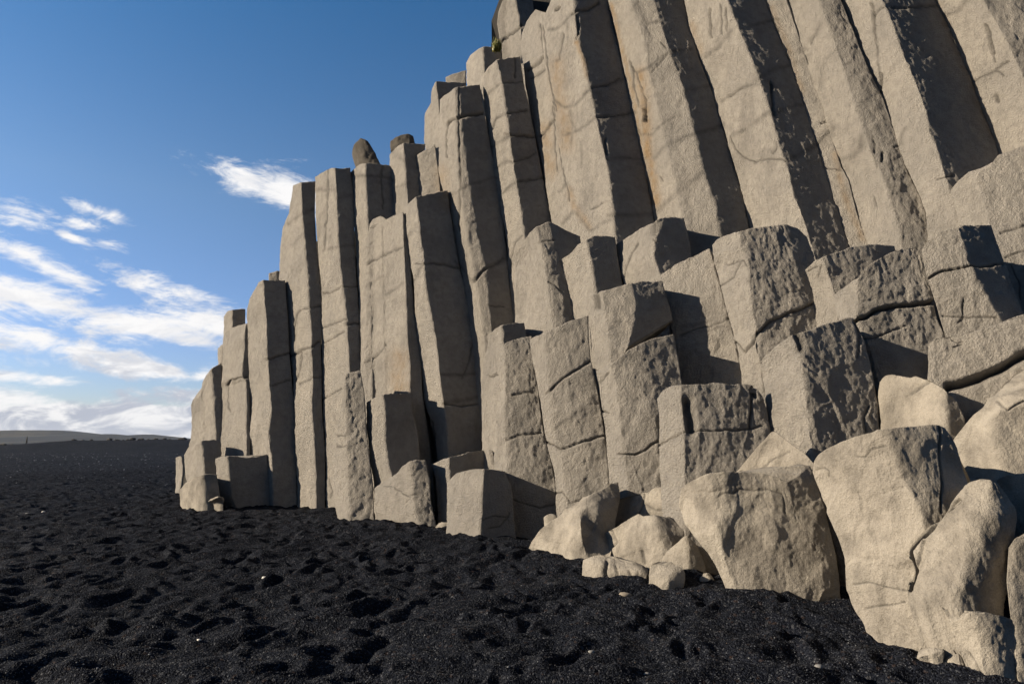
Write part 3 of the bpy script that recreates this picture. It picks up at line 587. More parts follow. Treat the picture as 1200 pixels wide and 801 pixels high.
column(BC, 'big block with a bright left side and dark pitted front in the lower right', 'rock', 7.5,
    [[(891,425),(896,460),(902,497),(912,540)], [(896,417),(904,497),(918,540)], [(905,410),(916,480),(928,540)], [(918,400),(930,460),(940,540)], [(927.5,393),(938.5,417),(941,447),(945,480),(950,520),(953,545)], [(934,390),(946,430),(958,500),(964,545)], [(944,388.5),(968,470),(976,545)], [(967,380.5),(990,460),(1002,545)], [(984,376),(1006,450),(1018,545)], [(998,373.5),(1010,397),(1020,430),(1029,475),(1032,545)]],
    ['L','L','L','L',258,270,272,272,274], anchor=4, group=GM, amp=1.2, worn=.15,
    cracks=[(5,.04,[(934,392),(938,400),(938,408)]), t_((1000,378),(1006,395),(1003,420)), t_((1019,475),(1014,490),(1016,510))])
column(BB, 'pale rounded block with a curved hairline crack, between two darker blocks in the lower right', 'rock', 6.9,
    [[(1030,447),(1031,470),(1033,520)], [(1035,441),(1037,480),(1039,520)], [(1043,437.5),(1047,480),(1050,520)], [(1058,441),(1064,520)], [(1070,443),(1076,520)], [(1087,444.5),(1090,520)], [(1100,451),(1101,520)], [(1110,459),(1110,480),(1110,520)], [(1117,463),(1122,490),(1122,520)], [(1123,470),(1129,490),(1131,520)]], ['L',218,218,'L','L','L',215,'D','D'], anchor=7, group=GM, worn=.55,
    cracks=[t_((1068,462),(1078,455),(1086,449),(1090,446))])
column(BC, 'blocky column with a scooped dark chip beside its bright left edge', 'rock', 7.9,
    [[(770,467),(772,490),(772,522),(774,590),(776,640)], [(775,459),(778,522),(780,640)], [(783,453),(787,522),(788,640)], [(797,450.5),(798,470),(801,500),(802,560),(802,640)], [(806,450),(810,500),(812,640)], [(815,449.5),(820,500),(824,640)], [(850,450),(856,520),(862,640)], [(884,451),(888,470),(896,500),(900,640)], [(893,463),(900,480),(904,510),(908,640)]], ['L','L','L',262,258,265,268,'D'], anchor=3, group=GM, amp=1.5, worn=.3,
    cracks=[(6,.07,[(806,472),(808,488),(810,503)]), h((772,522),(785,513),(801,505)), t_((801,505),(830,504),(870,503),(895,498)), h((881,455),(881,480),(880,500)), w_((884,453),(885,463))])
column('boulder', 'pale sloping slab wedged behind the big seaside block, grooved along its length', 'boulder', 7.4,
    [[(862,554),(863,575),(866,620)], [(872,541),(872,575),(876,620)], [(883,528),(886,560),(890,620)], [(895,514),(900,560),(906,620)], [(905,502.5),(914,540),(922,620)], [(917,512),(926,550),(936,620)], [(928,521),(938,560),(948,620)], [(942,529),(950,570),(958,620)], [(955,544),(960,580),(966,620)]], [215,215,218,218,225,225,230,232], anchor=4, group=GB, worn=.6, cracks=[f_((880,560),(900,540),(925,528)), f_((890,570),(915,552),(940,545))])

# --- sea-worn blocks on the sand
column(BB, 'big sea-worn block on the sand with a broken rim along its flat top', 'rock', 'c',
    [[(798.5,572),(797.5,592),(805,615),(825,645),(840,675),(855,706)], [(804,567),(806,592),(814,620),(834,655),(858,706)], [(812,562),(818,592),(824,620),(842,655),(861,707)], [(828,555.5),(838,580),(841,620),(848,655),(868,708)], [(850,552.5),(858,600),(866,650),(884,713)], [(870,553),(880,620),(904,716)], [(895,554.5),(912,630),(935,720)], [(914,560),(930,600),(946,650),(955,722)], [(922,566),(932,592),(950,630),(962,660),(966,690),(966,723)], [(936,556),(950,600),(968,650),(976,690),(976,724)], [(949,546),(965,590),(979,640),(986,690),(988,726)]],
    [205,207,222,254,256,256,256,260,'D','D'], anchor=3, group=GB, worn=.55, amp=1.8, depth=1.3,
    cracks=[f_((842,582),(850,577),(860,578),(868,572),(885,575),(900,572),(918,578)), f_((918,578),(921,600))])
column(BB, 'huge smooth buff block at the lower right with a scooped upper corner', 'rock', 'c',
    [[(950,553),(955,570),(962,588),(974,612),(982,630),(989,655),(991,690),(1000,712),(1012,732)], [(952,541),(962,575),(978,612),(990,640),(996,690),(1020,736)], [(958,532),(974,575),(992,620),(1004,690),(1030,742)], [(968,526),(985,575),(1004,630),(1018,700),(1044,748)], [(984,518),(1000,570),(1020,630),(1036,700),(1056,752)], [(1003,511),(1020,560),(1040,630),(1054,700),(1070,758)], [(1036,503),(1048,530),(1058,560),(1078,592),(1085,640),(1088,700),(1090,764)], [(1065,500),(1078,530),(1090,570),(1100,605),(1104,660),(1110,768)], [(1093,497),(1098,520),(1104,560),(1110,600),(1118,660),(1126,772)], [(1100,498),(1108,520),(1118,560),(1128,600),(1130,660),(1140,775)], [(1107,501.5),(1122,525),(1137,561),(1140,600),(1146,660),(1160,778)]],
    [202,204,206,210,212,218,262,264,'D','D'], anchor=5, group=GB, worn=.58, amp=1.8, depth=1.2,
    cracks=[f_((1005,535),(1016,536),(1022,527),(1040,523)), f_((955,549),(965,548),(971,552),(970,558)), (.9,.012,[(1000,684),(1020,683),(1040,687),(1062,692)]), f_((1013,713),(1035,710),(1060,706)), h((1101,500),(1102,530),(1105,560),(1103,600)), ])
column('boulder', 'ridge-topped boulder leaning against the huge buff block at the right', 'boulder', 4.72,
    [[(1127,584),(1104,601),(1080,623),(1063,643),(1070,667),(1062,690),(1066,712)], [(1128,571),(1112,600),(1092,628),(1078,655),(1080,690),(1084,712)], [(1136,565),(1126,592),(1108,630),(1098,665),(1098,712)], [(1148,562),(1144,590),(1126,635),(1114,675),(1112,715)], [(1160,563.5),(1160,590),(1142,638),(1131,667),(1125,692),(1124,718)], [(1166,566),(1172,600),(1160,645),(1150,680),(1146,720)], [(1170,569),(1188,600),(1189,640),(1184,680),(1180,700),(1178,722)]], [212,212,216,228,264,292], anchor=4, group=GB, worn=.6, amp=2.2,
    cracks=[w_((1125,587),(1106,602),(1083,624),(1067,643),(1073,667),(1065,690))])
column('boulder', 'rounded grey boulder lowest in the right corner, below the ridge-topped one', 'boulder', 'c',
    [[(1100,712),(1110,730),(1118,750),(1134,790)], [(1112,730),(1124,755),(1140,794)], [(1124,725),(1136,755),(1152,797)], [(1136,715),(1146,745),(1156,798)], [(1152,720),(1160,750),(1170,797)], [(1170,720),(1177,750),(1182,795)], [(1184,725),(1190,750),(1196,793)], [(1195,735),(1202,760),(1210,792)], [(1215,760),(1225,792)]], [212,214,222,256,266,285,292,292], anchor=3, group=GB, worn=.55, amp=2.0,
    cracks=[f_((1133,763),(1142,775),(1150,790))])
column('boulder', 'tilted boulder with a pale upper slope at the right frame edge', 'boulder', 6.4,
    [[(1117,515.5),(1121,530),(1128,545),(1140,580)], [(1126,503),(1132,530),(1142,580)], [(1140,486),(1146,525),(1152,580)], [(1150,481,0),(1157,500,.12),(1166,530,.12),(1170,548,.12),(1172,580,.12)], [(1162,467,-.1),(1170,482,.14),(1178,530,.14),(1186,580,.14)], [(1173,455,-.2),(1185,472,.14),(1192,530,.14),(1200,580,.14)], [(1202,430,-.4),(1212,455,.14),(1220,530,.14),(1226,580,.14)], [(1250,392,-.6),(1262,420,.14),(1268,580,.14)]], [205,208,215,245,248,248,248], anchor=3, group=GB, worn=.6,
    cracks=[t_((1170,472),(1182,480),(1200,470))])
column('boulder', 'shaded boulder with a pale cap behind the ridge-topped one at the right frame edge', 'boulder', 5.3,
    [[(1165,562),(1172,580),(1188,620),(1192,660)], [(1175,557),(1184,580),(1196,620),(1200,660)], [(1198,555),(1204,600),(1210,660)], [(1203,556),(1210,600),(1218,660)], [(1250,560),(1255,660)]], ['L','L','D','D'], anchor=2, group=GB, worn=.5)
column('boulder', 'dark boulder in the bottom right corner, only its left edge in view', 'boulder', 4.6,
    [[(1182,640),(1180,680),(1184,720),(1192,794)], [(1190,630),(1190,690),(1200,794)], [(1202,628),(1208,690),(1216,790)], [(1260,615),(1265,700),(1270,785)]], ['M',272,285], anchor=1, group=GB, worn=.6)
for nm, lb, e, yw in (
    ('rock_shard', 'upright broken shard at the foot of the huge buff block', [[(1088,748),(1089,760),(1092,772)], [(1094,740),(1098,755),(1102,770)], [(1103,734),(1108,755),(1112,770)], [(1113,742),(1120,758),(1128,772)]], [210,222,262]),
    ('rock_shard', 'flat pointed shard lying lowest among the broken pieces in the right corner', [[(1074,772),(1080,776),(1086,783)], [(1085,768),(1090,775),(1096,786)], [(1098,766),(1100,774),(1102,785)], [(1108,764),(1108,770),(1107,778)]], [225,240,262]),
    ('rock_shard', 'rounded shard pressed against the lowest grey boulder', [[(1101,774),(1101,780),(1102,786)], [(1112,767),(1112,778),(1114,789)], [(1124,762),(1126,776),(1130,791)], [(1131,768),(1134,780),(1136,792)]], [215,228,262])):
    column(nm, lb, 'rock', 'c', e, yw, group='broken shards in the right corner', worn=.5, depth=.25)

# --- fallen boulders on the sand in the middle
GF = 'fallen boulders on the sand below the cracked columns'
column('boulder', 'humped pale boulder with a ridge running up its right side, leftmost of the fallen pile', 'boulder', 'c',
    [[(619.5,643),(620,645),(622,650)], [(626,628),(627,640),(629,654)], [(633,618),(635,640),(637,659)], [(640,613),(644,635),(648,661)], [(650,606,-.12),(655,630),(660,663)], [(662,596,-.22),(668,612,.0),(672,635,.03),(680,664)], [(676,588,-.3),(680,608,.02),(682,630,.06),(690,665)], [(688,581,-.35),(688,610,-.08),(692,640,-.02),(697,664)], [(698,574.5,-.4),(700,605,-.1),(703,630,-.06),(706,660)], [(714,568,-.45),(712,605,-.2),(712,630,-.16),(712,656)], [(725,563.5,-.5),(728,580,-.4),(722,615,-.3),(716,650)]],
    [205,210,215,220,222,220,262,275,288,288], anchor=3, group=GF, worn=.6, amp=1.6, depth=.7)
column('boulder', 'grey tilted slab lying behind the pile, under the broad column', 'boulder', 8.9,
    [[(712,590),(715,610),(722,640)], [(722,586),(728,610),(735,640)], [(738,582.5),(742,610),(748,640)], [(755,578.5),(755,600),(760,640)], [(766,575),(766,600),(774,640)], [(779,569.5),(780,590),(786,640)], [(787,580),(790,600),(796,640)], [(794,590),(797,605),(803,640)]], [246,246,240,222,236,252,285], anchor=4, group=GF, worn=.5, depth=.6,
    cracks=[t_((756,580),(754,592),(748,603)), t_((758,592),(770,598),(785,596))])
column('boulder', 'egg-shaped pale boulder in the centre of the fallen pile', 'boulder', 8.1,
    [[(699,630),(700,645),(706,664)], [(708,624,-.05),(710,645),(714,666)], [(722,616,-.08),(724,645),(726,668)], [(730,610,-.12),(732,625),(736,668)], [(740,604.5,-.15),(744,620),(750,668)], [(755,603.5,-.15),(760,620),(764,668)], [(768,604,-.15),(772,620),(778,645),(778,668)], [(782,606,-.18),(788,625),(786,668)], [(796,611,-.2),(803,622),(800,640),(794,668)]], [210,214,218,220,224,226,274,288], anchor=4, group=GF, worn=.6, amp=1.6, depth=.6,
    cracks=[(2,.03,[(753,660),(752,652),(751,646)]), t_((716,622),(721,634),(716,640))])
column('boulder', 'cracked flat-lying whitish rock at the front of the fallen pile', 'boulder', 'c',
    [[(684,656),(683,664),(683,677)], [(690,653,-.05),(689,658),(689,680)], [(699,652,-.1),(698,658),(698,682)], [(710,653,-.12),(709,658),(708,684)], [(722,655,-.12),(721,663),(719,688)], [(734,657.5,-.12),(734,666),(732,688)], [(744,660,-.12),(745,668),(742,686)], [(754,662,-.12),(756,667),(750,685)], [(759,667,-.1),(759,672),(756,683)]], [215,222,232,230,232,236,266,285], anchor=3, group=GF, worn=.5, depth=.35, amp=1.2,
    cracks=[(2,.05,[(712,657),(709,670),(713,686)]), t_((722,662),(724,672),(720,680)), t_((738,668),(739,685))])
column('boulder', 'split boulder with a dark right face leaning on the big sea-worn block', 'boulder', 7.6,
    [[(770,662),(772,690),(774,710)], [(783,644),(784,670),(786,710)], [(796,634),(796,660),(800,710)], [(805,626.5),(806,650),(808,680),(812,710)], [(811,632),(818,660),(824,710)], [(818,640),(827,662),(830,680),(834,710)]], [222,224,226,282,290], anchor=3, group=GF, worn=.55, depth=.5)
column('boulder', 'low purplish-grey boulder at the lower front of the fallen pile', 'boulder', 'c',
    [[(762,663.5),(760,680),(756.5,696)], [(770,662,-.06),(766,680),(763,699)], [(782,662,-.1),(776,678,.02),(771,700)], [(797,661.5,-.15),(786,676),(778,700)], [(800,665,-.12),(796,682),(788,699)], [(803,672,-.1),(803,686),(800,696)]], [218,224,238,275,288], anchor=2, group=GF, worn=.7, depth=.35)
column('boulder', 'fist-sized stone at the left foot of the big sea-worn block', 'boulder', 'c',
    [[(819.5,678),(820,687)], [(824,674,-.03),(824,680),(824,691)], [(830,673,-.04),(831,680),(832,694)], [(836,677,-.04),(839,685),(842,696)]], [215,228,275], group=GF, worn=.6, depth=.15)
column('boulder', 'small rubble stone caught between the rough grey column and the humped boulder', 'boulder', 9.6,
    [[(637,607),(638,625)], [(643,604),(644,628)], [(650,603.5),(650,628)], [(654,606),(655,628)]], [215,240,280], group=GF, worn=.6, depth=.2)
column('boulder', 'little pale stone at the left foot of the rounded sand-edge block', 'boulder', 'c',
    [[(510,617),(512,622)], [(516,614.5),(517,624)], [(522,611.5),(523,626)], [(526,612),(527,628)]], [220,232,270], group=GF, worn=.6, depth=.2)
# ------------------------------------------------------------------ the mass of rock behind the columns
def cliff():
    pr = [(1350,13.5,18),(1200,14.2,18),(1100,14.8,18),(1000,15.4,18),(900,16,18),(800,16.5,18),(700,17,18),(650,17.4,15.5),(625,17.5,9.8),(600,17.6,8.8),(580,17.8,8.6),(545,18,9.5),(520,18.4,8.8),(490,19,8.2),(450,19.4,8.3),
          (400,19.2,8.2),(345,19.3,7.6),(330,19.3,5.0),(310,19.3,4.8),(290,19.4,4.2),(262,19.7,3.9),(240,19.8,2.5),(218,20.4,.6)]
    fr = [(15.5, 9.0, 18)] + [((p - 600) / 800 * y, y, z) for p, y, z in pr]
    V, Fs = [], []
    n = len(fr); rows = 10
    for r_ in range(rows + 1):
        for (x, y, z) in fr:
            zz = -.6 + (z + .6) * r_ / rows
            V.append([x + LEAN[0] / LEAN[2] * zz, y + LEAN[1] / LEAN[2] * zz, zz])
    for (x, y, z) in fr:
        V.append([x + LEAN[0] / LEAN[2] * z + 5, y + LEAN[1] / LEAN[2] * z + 8, z * .96])
    for (x, y, z) in fr: V.append([x + 5, y + 9, -.6])
    for r_ in range(rows + 2):
        for i in range(n - 1):
            a = r_ * n + i; Fs.append([a, a + 1, a + n + 1, a + n])
    V = np.array(V); 
    V[:n * (rows + 1)] += fbm(V[:n * (rows + 1)] * .8, 3, 50)[:, None] * np.array([.25, .25, 0])
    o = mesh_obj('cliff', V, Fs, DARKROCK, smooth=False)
    at = o.data.color_attributes.new('stain', 'FLOAT_COLOR', 'POINT')
    tag(o, kind='structure')
cliff()

# ------------------------------------------------------------------ ground
def pits(x, y, cell, s, prob=1.0):
    """footprint-like dimples on a jittered grid; returns a signed height -1..+rim"""
    u = x / cell; v = y / cell
    iu = np.floor(u).astype(np.int64); iv = np.floor(v).astype(np.int64)
    out = np.zeros_like(x)
    for a in (-1, 0, 1):
        for b in (-1, 0, 1):
            hh = _hash(iu + a, iv + b, iu * 0, s)
            cx = iu + a + .15 + .7 * (hh & 1023) / 1023.; cy = iv + b + .15 + .7 * ((hh >> 10) & 1023) / 1023.
            rr = .30 + .30 * ((hh >> 20) & 255) / 255.; dep = .25 + .75 * ((hh >> 24) & 255) / 255.
            on = (((hh >> 5) & 255) / 255. < prob)
            an = ((hh >> 3) & 511) / 511. * 6.283
            dx = u - cx; dy = v - cy
            e1 = dx * np.cos(an) + dy * np.sin(an); e2 = -dx * np.sin(an) + dy * np.cos(an)
            d = np.sqrt((e1 / 1.25) ** 2 + (e2 / .85) ** 2) / rr
            out += on * dep * (-np.exp(-(d * 1.25) ** 2 * 1.0) + .42 * np.exp(-((d - 1.5) / .45) ** 2))
    return out

def ground_z(x, y):
    p = np.stack([x, y, 0 * x], -1)
    dist = np.hypot(x, y)
    fade = np.exp(-np.maximum(dist - 8, 0) / 130.)
    wp = np.stack([x + .25 * perlin(p * 1.7, 31), y + .25 * perlin(p * 1.7, 32)], -1)
    z = fade * .040 * pits(wp[:, 0], wp[:, 1], .37, 41, .9)
    z += fade * .040 * pits(wp[:, 0] + .2, wp[:, 1], .25, 42, .9)
    z += fade * .045 * fbm(p * 1.5, 3, 43) + fade * .012 * fbm(p * 6.5, 3, 44)
    z += .10 * fbm(p * .13, 3, 45) * sm(dist, 8, 40)
    # the far storm bank of shingle
    crest = 1.0 + .95 * sm(x, -112, -92) + .18 * fbm(p * .05, 3, 46) + .2*sm(x,-92,-70)
    yy = y - 6 * perlin(p * .02, 47)
    z += crest * sm(yy, 122, 150) * (1 - .75 * sm(yy, 156, 300)) 
    z -= .25 * sm(yy, 60, 115) * (1 - sm(yy, 118, 124)) 
    # sand banked up a little against the foot of the rocks
    dw = (x * .8 + y * .6 - 4.6)
    z += .10 * np.exp(-((dw - 1.2) / .7) ** 2) * sm(y, 5.4, 7.0) * (1 - sm(y, 12, 14)) * fade
    z -= .03 * (1 - sm(y, 5.0, 6.5)) * sm(x, 1.5, 3.0)
    return z

def ground():
    ang = np.concatenate([np.linspace(-180, -48, 40)[:-1], np.linspace(-48, 48, 1150), np.linspace(48, 180, 40)[1:]])
    rad = np.concatenate([[.3, .8, 1.4, 2.0], np.geomspace(2.5, 45, 760), np.geomspace(45, 420, 190)[1:], np.geomspace(420, 3900, 18)[1:]])
    A, Rr = np.meshgrid(R(1) * ang, rad)
    x = (Rr * np.sin(A)).ravel(); y = (Rr * np.cos(A)).ravel()
    z = ground_z(x, y)
    V = np.stack([x, y, z], -1).astype(np.float32)
    nr, na = A.shape
    idx = np.arange(nr * na).reshape(nr, na)
    q = np.stack([idx[:-1, :-1], idx[:-1, 1:], idx[1:, 1:], idx[1:, :-1]], -1).reshape(-1, 4).astype(np.int32)
    me = bpy.data.meshes.new('sand')
    me.vertices.add(len(V)); me.vertices.foreach_set('co', V.ravel())
    me.loops.add(q.size); me.loops.foreach_set('vertex_index', q.ravel())
    me.polygons.add(len(q)); me.polygons.foreach_set('loop_start', np.arange(0, q.size, 4, dtype=np.int32))
    me.update(calc_edges=True); me.validate()
    me.polygons.foreach_set('use_smooth', [True] * len(me.polygons))
    m, nt, b = new_mat('black_sand'); k = N(nt)
    geo = k.n('ShaderNodeNewGeometry'); co = geo.outputs['Position']
    v1 = k.n('ShaderNodeTexVoronoi', {'Vector': co, 'Scale': 85.0, 'Randomness': 1.0})
    v2 = k.n('ShaderNodeTexVoronoi', {'Vector': co, 'Scale': 38.0, 'Randomness': 1.0})
    s1 = k.n('ShaderNodeSeparateColor', {0: v1.outputs['Color']}).outputs
    s2 = k.n('ShaderNodeSeparateColor', {0: v2.outputs['Color']}).outputs
    c = k.mix(k.ramp(s1[0], .1, .95), (.0030, .0038, .0061), (.0115, .0135, .0195))
    c = k.mix(k.ramp(s1[1], .90, .97), c, (.055, .058, .066))
    c = k.mix(k.m('MULTIPLY', k.ramp(s2[1], .96, .99), .35), c, (.10, .102, .11))
    c = k.mix(k.m('MULTIPLY', k.ramp(s2[0], .955, .99), .2), c, (.09, .055, .035))
    c = k.mix(k.m('MULTIPLY', k.ramp(k.noise(co, .35, 4), .4, .65), .35), c, (.0027, .0035, .0058))
    nt.links.new(c, b.inputs['Base Color'])
    b.inputs['Roughness'].default_value = .8
    b.inputs['Specular IOR Level'].default_value = .03
    hh = k.m('ADD', k.m('MULTIPLY', v1.outputs['Distance'], -.011), k.m('MULTIPLY', v2.outputs['Distance'], -.012))
    hh = k.m('ADD', hh, k.m('MULTIPLY', k.noise(co, 14, 3, .5), .012))
    bp = k.n('ShaderNodeBump', {'Height': hh, 'Strength': .9, 'Distance': 1.0})
    nt.links.new(bp.outputs[0], b.inputs['Normal'])
    me.materials.append(m)
    o = bpy.data.objects.new('sand', me); COL.objects.link(o)
    tag(o, kind='structure')
ground()

# ------------------------------------------------------------------ gravel grains and pale pebbles
ICO = None
def ico():
    g = (1 + 5 ** .5) / 2
    v = np.array([(-1,g,0),(1,g,0),(-1,-g,0),(1,-g,0),(0,-1,g),(0,1,g),(0,-1,-g),(0,1,-g),(g,0,-1),(g,0,1),(-g,0,-1),(-g,0,1)], float)
    f = np.array([(0,11,5),(0,5,1),(0,1,7),(0,7,10),(0,10,11),(1,5,9),(5,11,4),(11,10,2),(10,7,6),(7,1,8),(3,9,4),(3,4,2),(3,2,6),(3,6,8),(3,8,9),(4,9,5),(2,4,11),(6,2,10),(8,6,7),(9,8,1)])
    return v / np.linalg.norm(v[0]), f

def grains(name, x, y, size, mats, mi, sink=.25, kind='stuff'):
    v, f = ico(); n = len(x)
    z = ground_z(x, y)
    sc = size[:, None] * rng.uniform(.65, 1.15, (n, 3)); sc[:, 2] *= .7
    a = rng.uniform(0, 6.283, n); ca, sa = np.cos(a), np.sin(a)
    P = v[None] * (1 + rng.uniform(-.22, .22, (n, 12, 1))) * sc[:, None]
    X = P[..., 0] * ca[:, None] - P[..., 1] * sa[:, None] + x[:, None]
    Y = P[..., 0] * sa[:, None] + P[..., 1] * ca[:, None] + y[:, None]
    Z = P[..., 2] + (z + size * sink)[:, None]
    V = np.stack([X, Y, Z], -1).reshape(-1, 3).astype(np.float32)
    T = (f[None] + 12 * np.arange(n)[:, None, None]).reshape(-1, 3).astype(np.int32)
    me = bpy.data.meshes.new(name)
    me.vertices.add(len(V)); me.vertices.foreach_set('co', V.ravel())
    me.loops.add(T.size); me.loops.foreach_set('vertex_index', T.ravel())
    me.polygons.add(len(T)); me.polygons.foreach_set('loop_start', np.arange(0, T.size, 3, dtype=np.int32))
    me.update(calc_edges=True)
    for m in mats: me.materials.append(m)
    me.polygons.foreach_set('material_index', np.repeat(mi, 20).astype(np.int32))
    me.polygons.foreach_set('use_smooth', [True] * len(me.polygons))
    o = bpy.data.objects.new(name, me); COL.objects.link(o)
    tag(o, kind=kind)
    return o

def plain(name, col, rough=.6, spec=.4):
    m, nt, b = new_mat(name); k = N(nt)
    co = k.n('ShaderNodeNewGeometry').outputs['Position']
    c = k.mix(k.ramp(k.noise(co, 120, 3), .35, .7), col, tuple(v * .65 for v in col))
    nt.links.new(c, b.inputs['Base Color']); b.inputs['Roughness'].default_value = rough; b.inputs['Specular IOR Level'].default_value = spec
    return m
GM1 = plain('black_grain', (.0045, .0058, .0090)); GM2 = plain('grey_grain', (.027, .031, .042)); GM3 = plain('pale_grain', (.14, .145, .155)); GM4 = plain('brown_grain', (.09, .06, .04))
n = 140000
yy = 2.6 * np.exp(rng.uniform(0, 1, n) * math.log(15 / 2.6)); xx = yy * rng.uniform(-.85, .85, n)
keep = (xx * .8 + yy * .6) < 8.2
xx, yy = xx[keep], yy[keep]; n = len(xx)
size = rng.uniform(.0022, .0052, n) * (1 + (rng.random(n) < .06) * rng.uniform(.2, 1.2, n))
mi = rng.choice([0, 1, 2, 3], n, p=[.55, .42, .026, .004])
grains('gravel', xx, yy, size, [GM1, GM2, GM3, GM4], mi)
n = 700
yy = rng.uniform(14, 120, n) ** 1.0; xx = yy * rng.uniform(-.85, -.42, n)
grains('pebbles', xx, yy, rng.uniform(.012, .05, n) * np.clip(yy / 40, .5, 1.6), [GM2, GM3], rng.choice([0, 1], n, p=[.6, .4]))

def pebble(name, label, px, py, size, mat, group='single pale stones on the black sand', flat=.6):
    g = ground_at(px, py)
    v, f = ico()
    # one subdivision for a rounder stone
    V = [tuple(a) for a in v]; Fs = []; mid = {}
    def mp(i, j):
        kk = (min(i, j), max(i, j))
        if kk not in mid:
            q = (np.array(V[i]) + V[j]); q /= np.linalg.norm(q); V.append(tuple(q)); mid[kk] = len(V) - 1
        return mid[kk]
    for a, b, c in f:
        x, y, z = mp(a, b), mp(b, c), mp(c, a); Fs += [[a, x, z], [b, y, x], [c, z, y], [x, y, z]]
    P = np.array(V); P *= (1 + .28 * fbm(P * 1.3 + px, 2, 90))[:, None]
    P *= np.array([1.2, .85, flat]) * size
    z = ground_z(np.array([g[0]]), np.array([g[1]]))[0]
    P += np.array([g[0], g[1], z + size * flat * .45])
    o = mesh_obj(name, P, Fs, mat); tag(o, label, 'stone', group)
SHELL = plain('bleached_shell', (.55, .53, .50), .5); PST = plain('grey_stone', (.20, .195, .19), .7); BST = plain('buff_stone', (.26, .225, .18), .75)
pebble('pebble', 'small bleached white pebble in the open sand left of centre', 310, 679, .028, SHELL)
pebble('pebble', 'smaller white pebble below the bleached one near the bottom left', 233, 754, .014, SHELL)
pebble('pebble', 'tiny white pebble far back on the left of the sand', 51, 600, .035, SHELL)
pebble('pebble', 'pale sliver of stone left of the far white pebble', 32, 602, .04, PST)
pebble('pebble', 'flat buff stone on the sand in front of the cracked whitish rock', 732, 701, .062, BST, flat=.4)
pebble('pebble', 'rounded grey pebble near the bottom edge under the huge buff block', 960, 788, .026, PST)
pebble('pebble', 'grey pebble at the bottom edge centre right', 758, 786, .018, PST)
pebble('pebble', 'light flake of stone on the sand below the fallen pile', 693, 765, .02, PST)

# rocks along the crest of the far bank
BR = plain('dark_bank_rock', (.035, .033, .032), .8)
rr = random.Random(3)
for i in range(34):
    px = rr.uniform(48, 224) if i > 5 else rr.uniform(2, 48)
    x = (px - 600) / 800 * 152; y = 152 + rr.uniform(-3, 2)
    s = rr.uniform(.16, .42) * (1.5 if i % 9 == 0 else 1)
    v, f = ico(); P = v * (1 + .3 * fbm(v * 1.5 + i, 2, 91))[:, None] * np.array([1.3, 1, .75]) * s
    z = ground_z(np.array([x]), np.array([y]))[0]
    o = mesh_obj('bank_rock', P + np.array([x, y, z + s * .3]), f.tolist(), BR, smooth=False)
    tag(o, 'small dark rock on the crest of the far shingle bank', 'rock', 'dark rocks along the crest of the far bank')

# ------------------------------------------------------------------ the walker far off on the bank
def walker():
    x = (37.2 - 600) / 800 * 150; y = 150.0
    z = ground_z(np.array([x]), np.array([y]))[0]
    J = {'hip': (0, 0, .95), 'spine': (0, .0, 1.2), 'chest': (0, .01, 1.42), 'neck': (0, .02, 1.56), 'head': (0, .0, 1.66), 'crown': (0, 0, 1.76),
         'shl': (-.19, 0, 1.45), 'ell': (-.26, .03, 1.18), 'hal': (-.22, -.10, .98), 'shr': (.19, 0, 1.45), 'elr': (.27, 0, 1.18), 'har': (.25, -.08, .95),
         'hl': (-.10, 0, .90), 'kl': (-.12, -.10, .50), 'al': (-.12, .02, .08), 'tl': (-.12, -.14, .04), 'hr': (.10, 0, .90), 'kr': (.12, .02, .48), 'ar': (.13, .16, .09), 'tr': (.13, .02, .04)}
    rad = {'hip': .17, 'spine': .16, 'chest': .18, 'neck': .07, 'head': .11, 'crown': .08, 'shl': .085, 'ell': .06, 'hal': .045, 'shr': .085, 'elr': .06, 'har': .045,
           'hl': .11, 'kl': .075, 'al': .055, 'tl': .045, 'hr': .11, 'kr': .075, 'ar': .055, 'tr': .045}
    ks = list(J); E = [('hip','spine'),('spine','chest'),('chest','neck'),('neck','head'),('head','crown'),('chest','shl'),('shl','ell'),('ell','hal'),('chest','shr'),('shr','elr'),('elr','har'),
         ('hip','hl'),('hl','kl'),('kl','al'),('al','tl'),('hip','hr'),('hr','kr'),('kr','ar'),('ar','tr')]
    me = bpy.data.meshes.new('person'); me.from_pydata([J[k] for k in ks], [(ks.index(a), ks.index(b)) for a, b in E], [])
    o = bpy.data.objects.new('person', me); COL.objects.link(o)
    md = o.modifiers.new('skin', 'SKIN')
    for i, k in enumerate(ks):
        me.skin_vertices[0].data[i].radius = (rad[k], rad[k] * .8)
    me.skin_vertices[0].data[0].use_root = True
    o.modifiers.new('sub', 'SUBSURF').levels = 1
    m, nt, b = new_mat('dark_clothing'); b.inputs['Base Color'].default_value = (.02, .018, .018, 1); b.inputs['Roughness'].default_value = .9
    sk, nt2, b2 = new_mat('skin'); b2.inputs['Base Color'].default_value = (.3, .19, .14, 1)
    me.materials.append(m)
    o.location = (x, y, z); o.rotation_euler = (0, 0, 2.4)
    tag(o, 'person in dark clothes walking along the crest of the far bank', 'person')
walker()

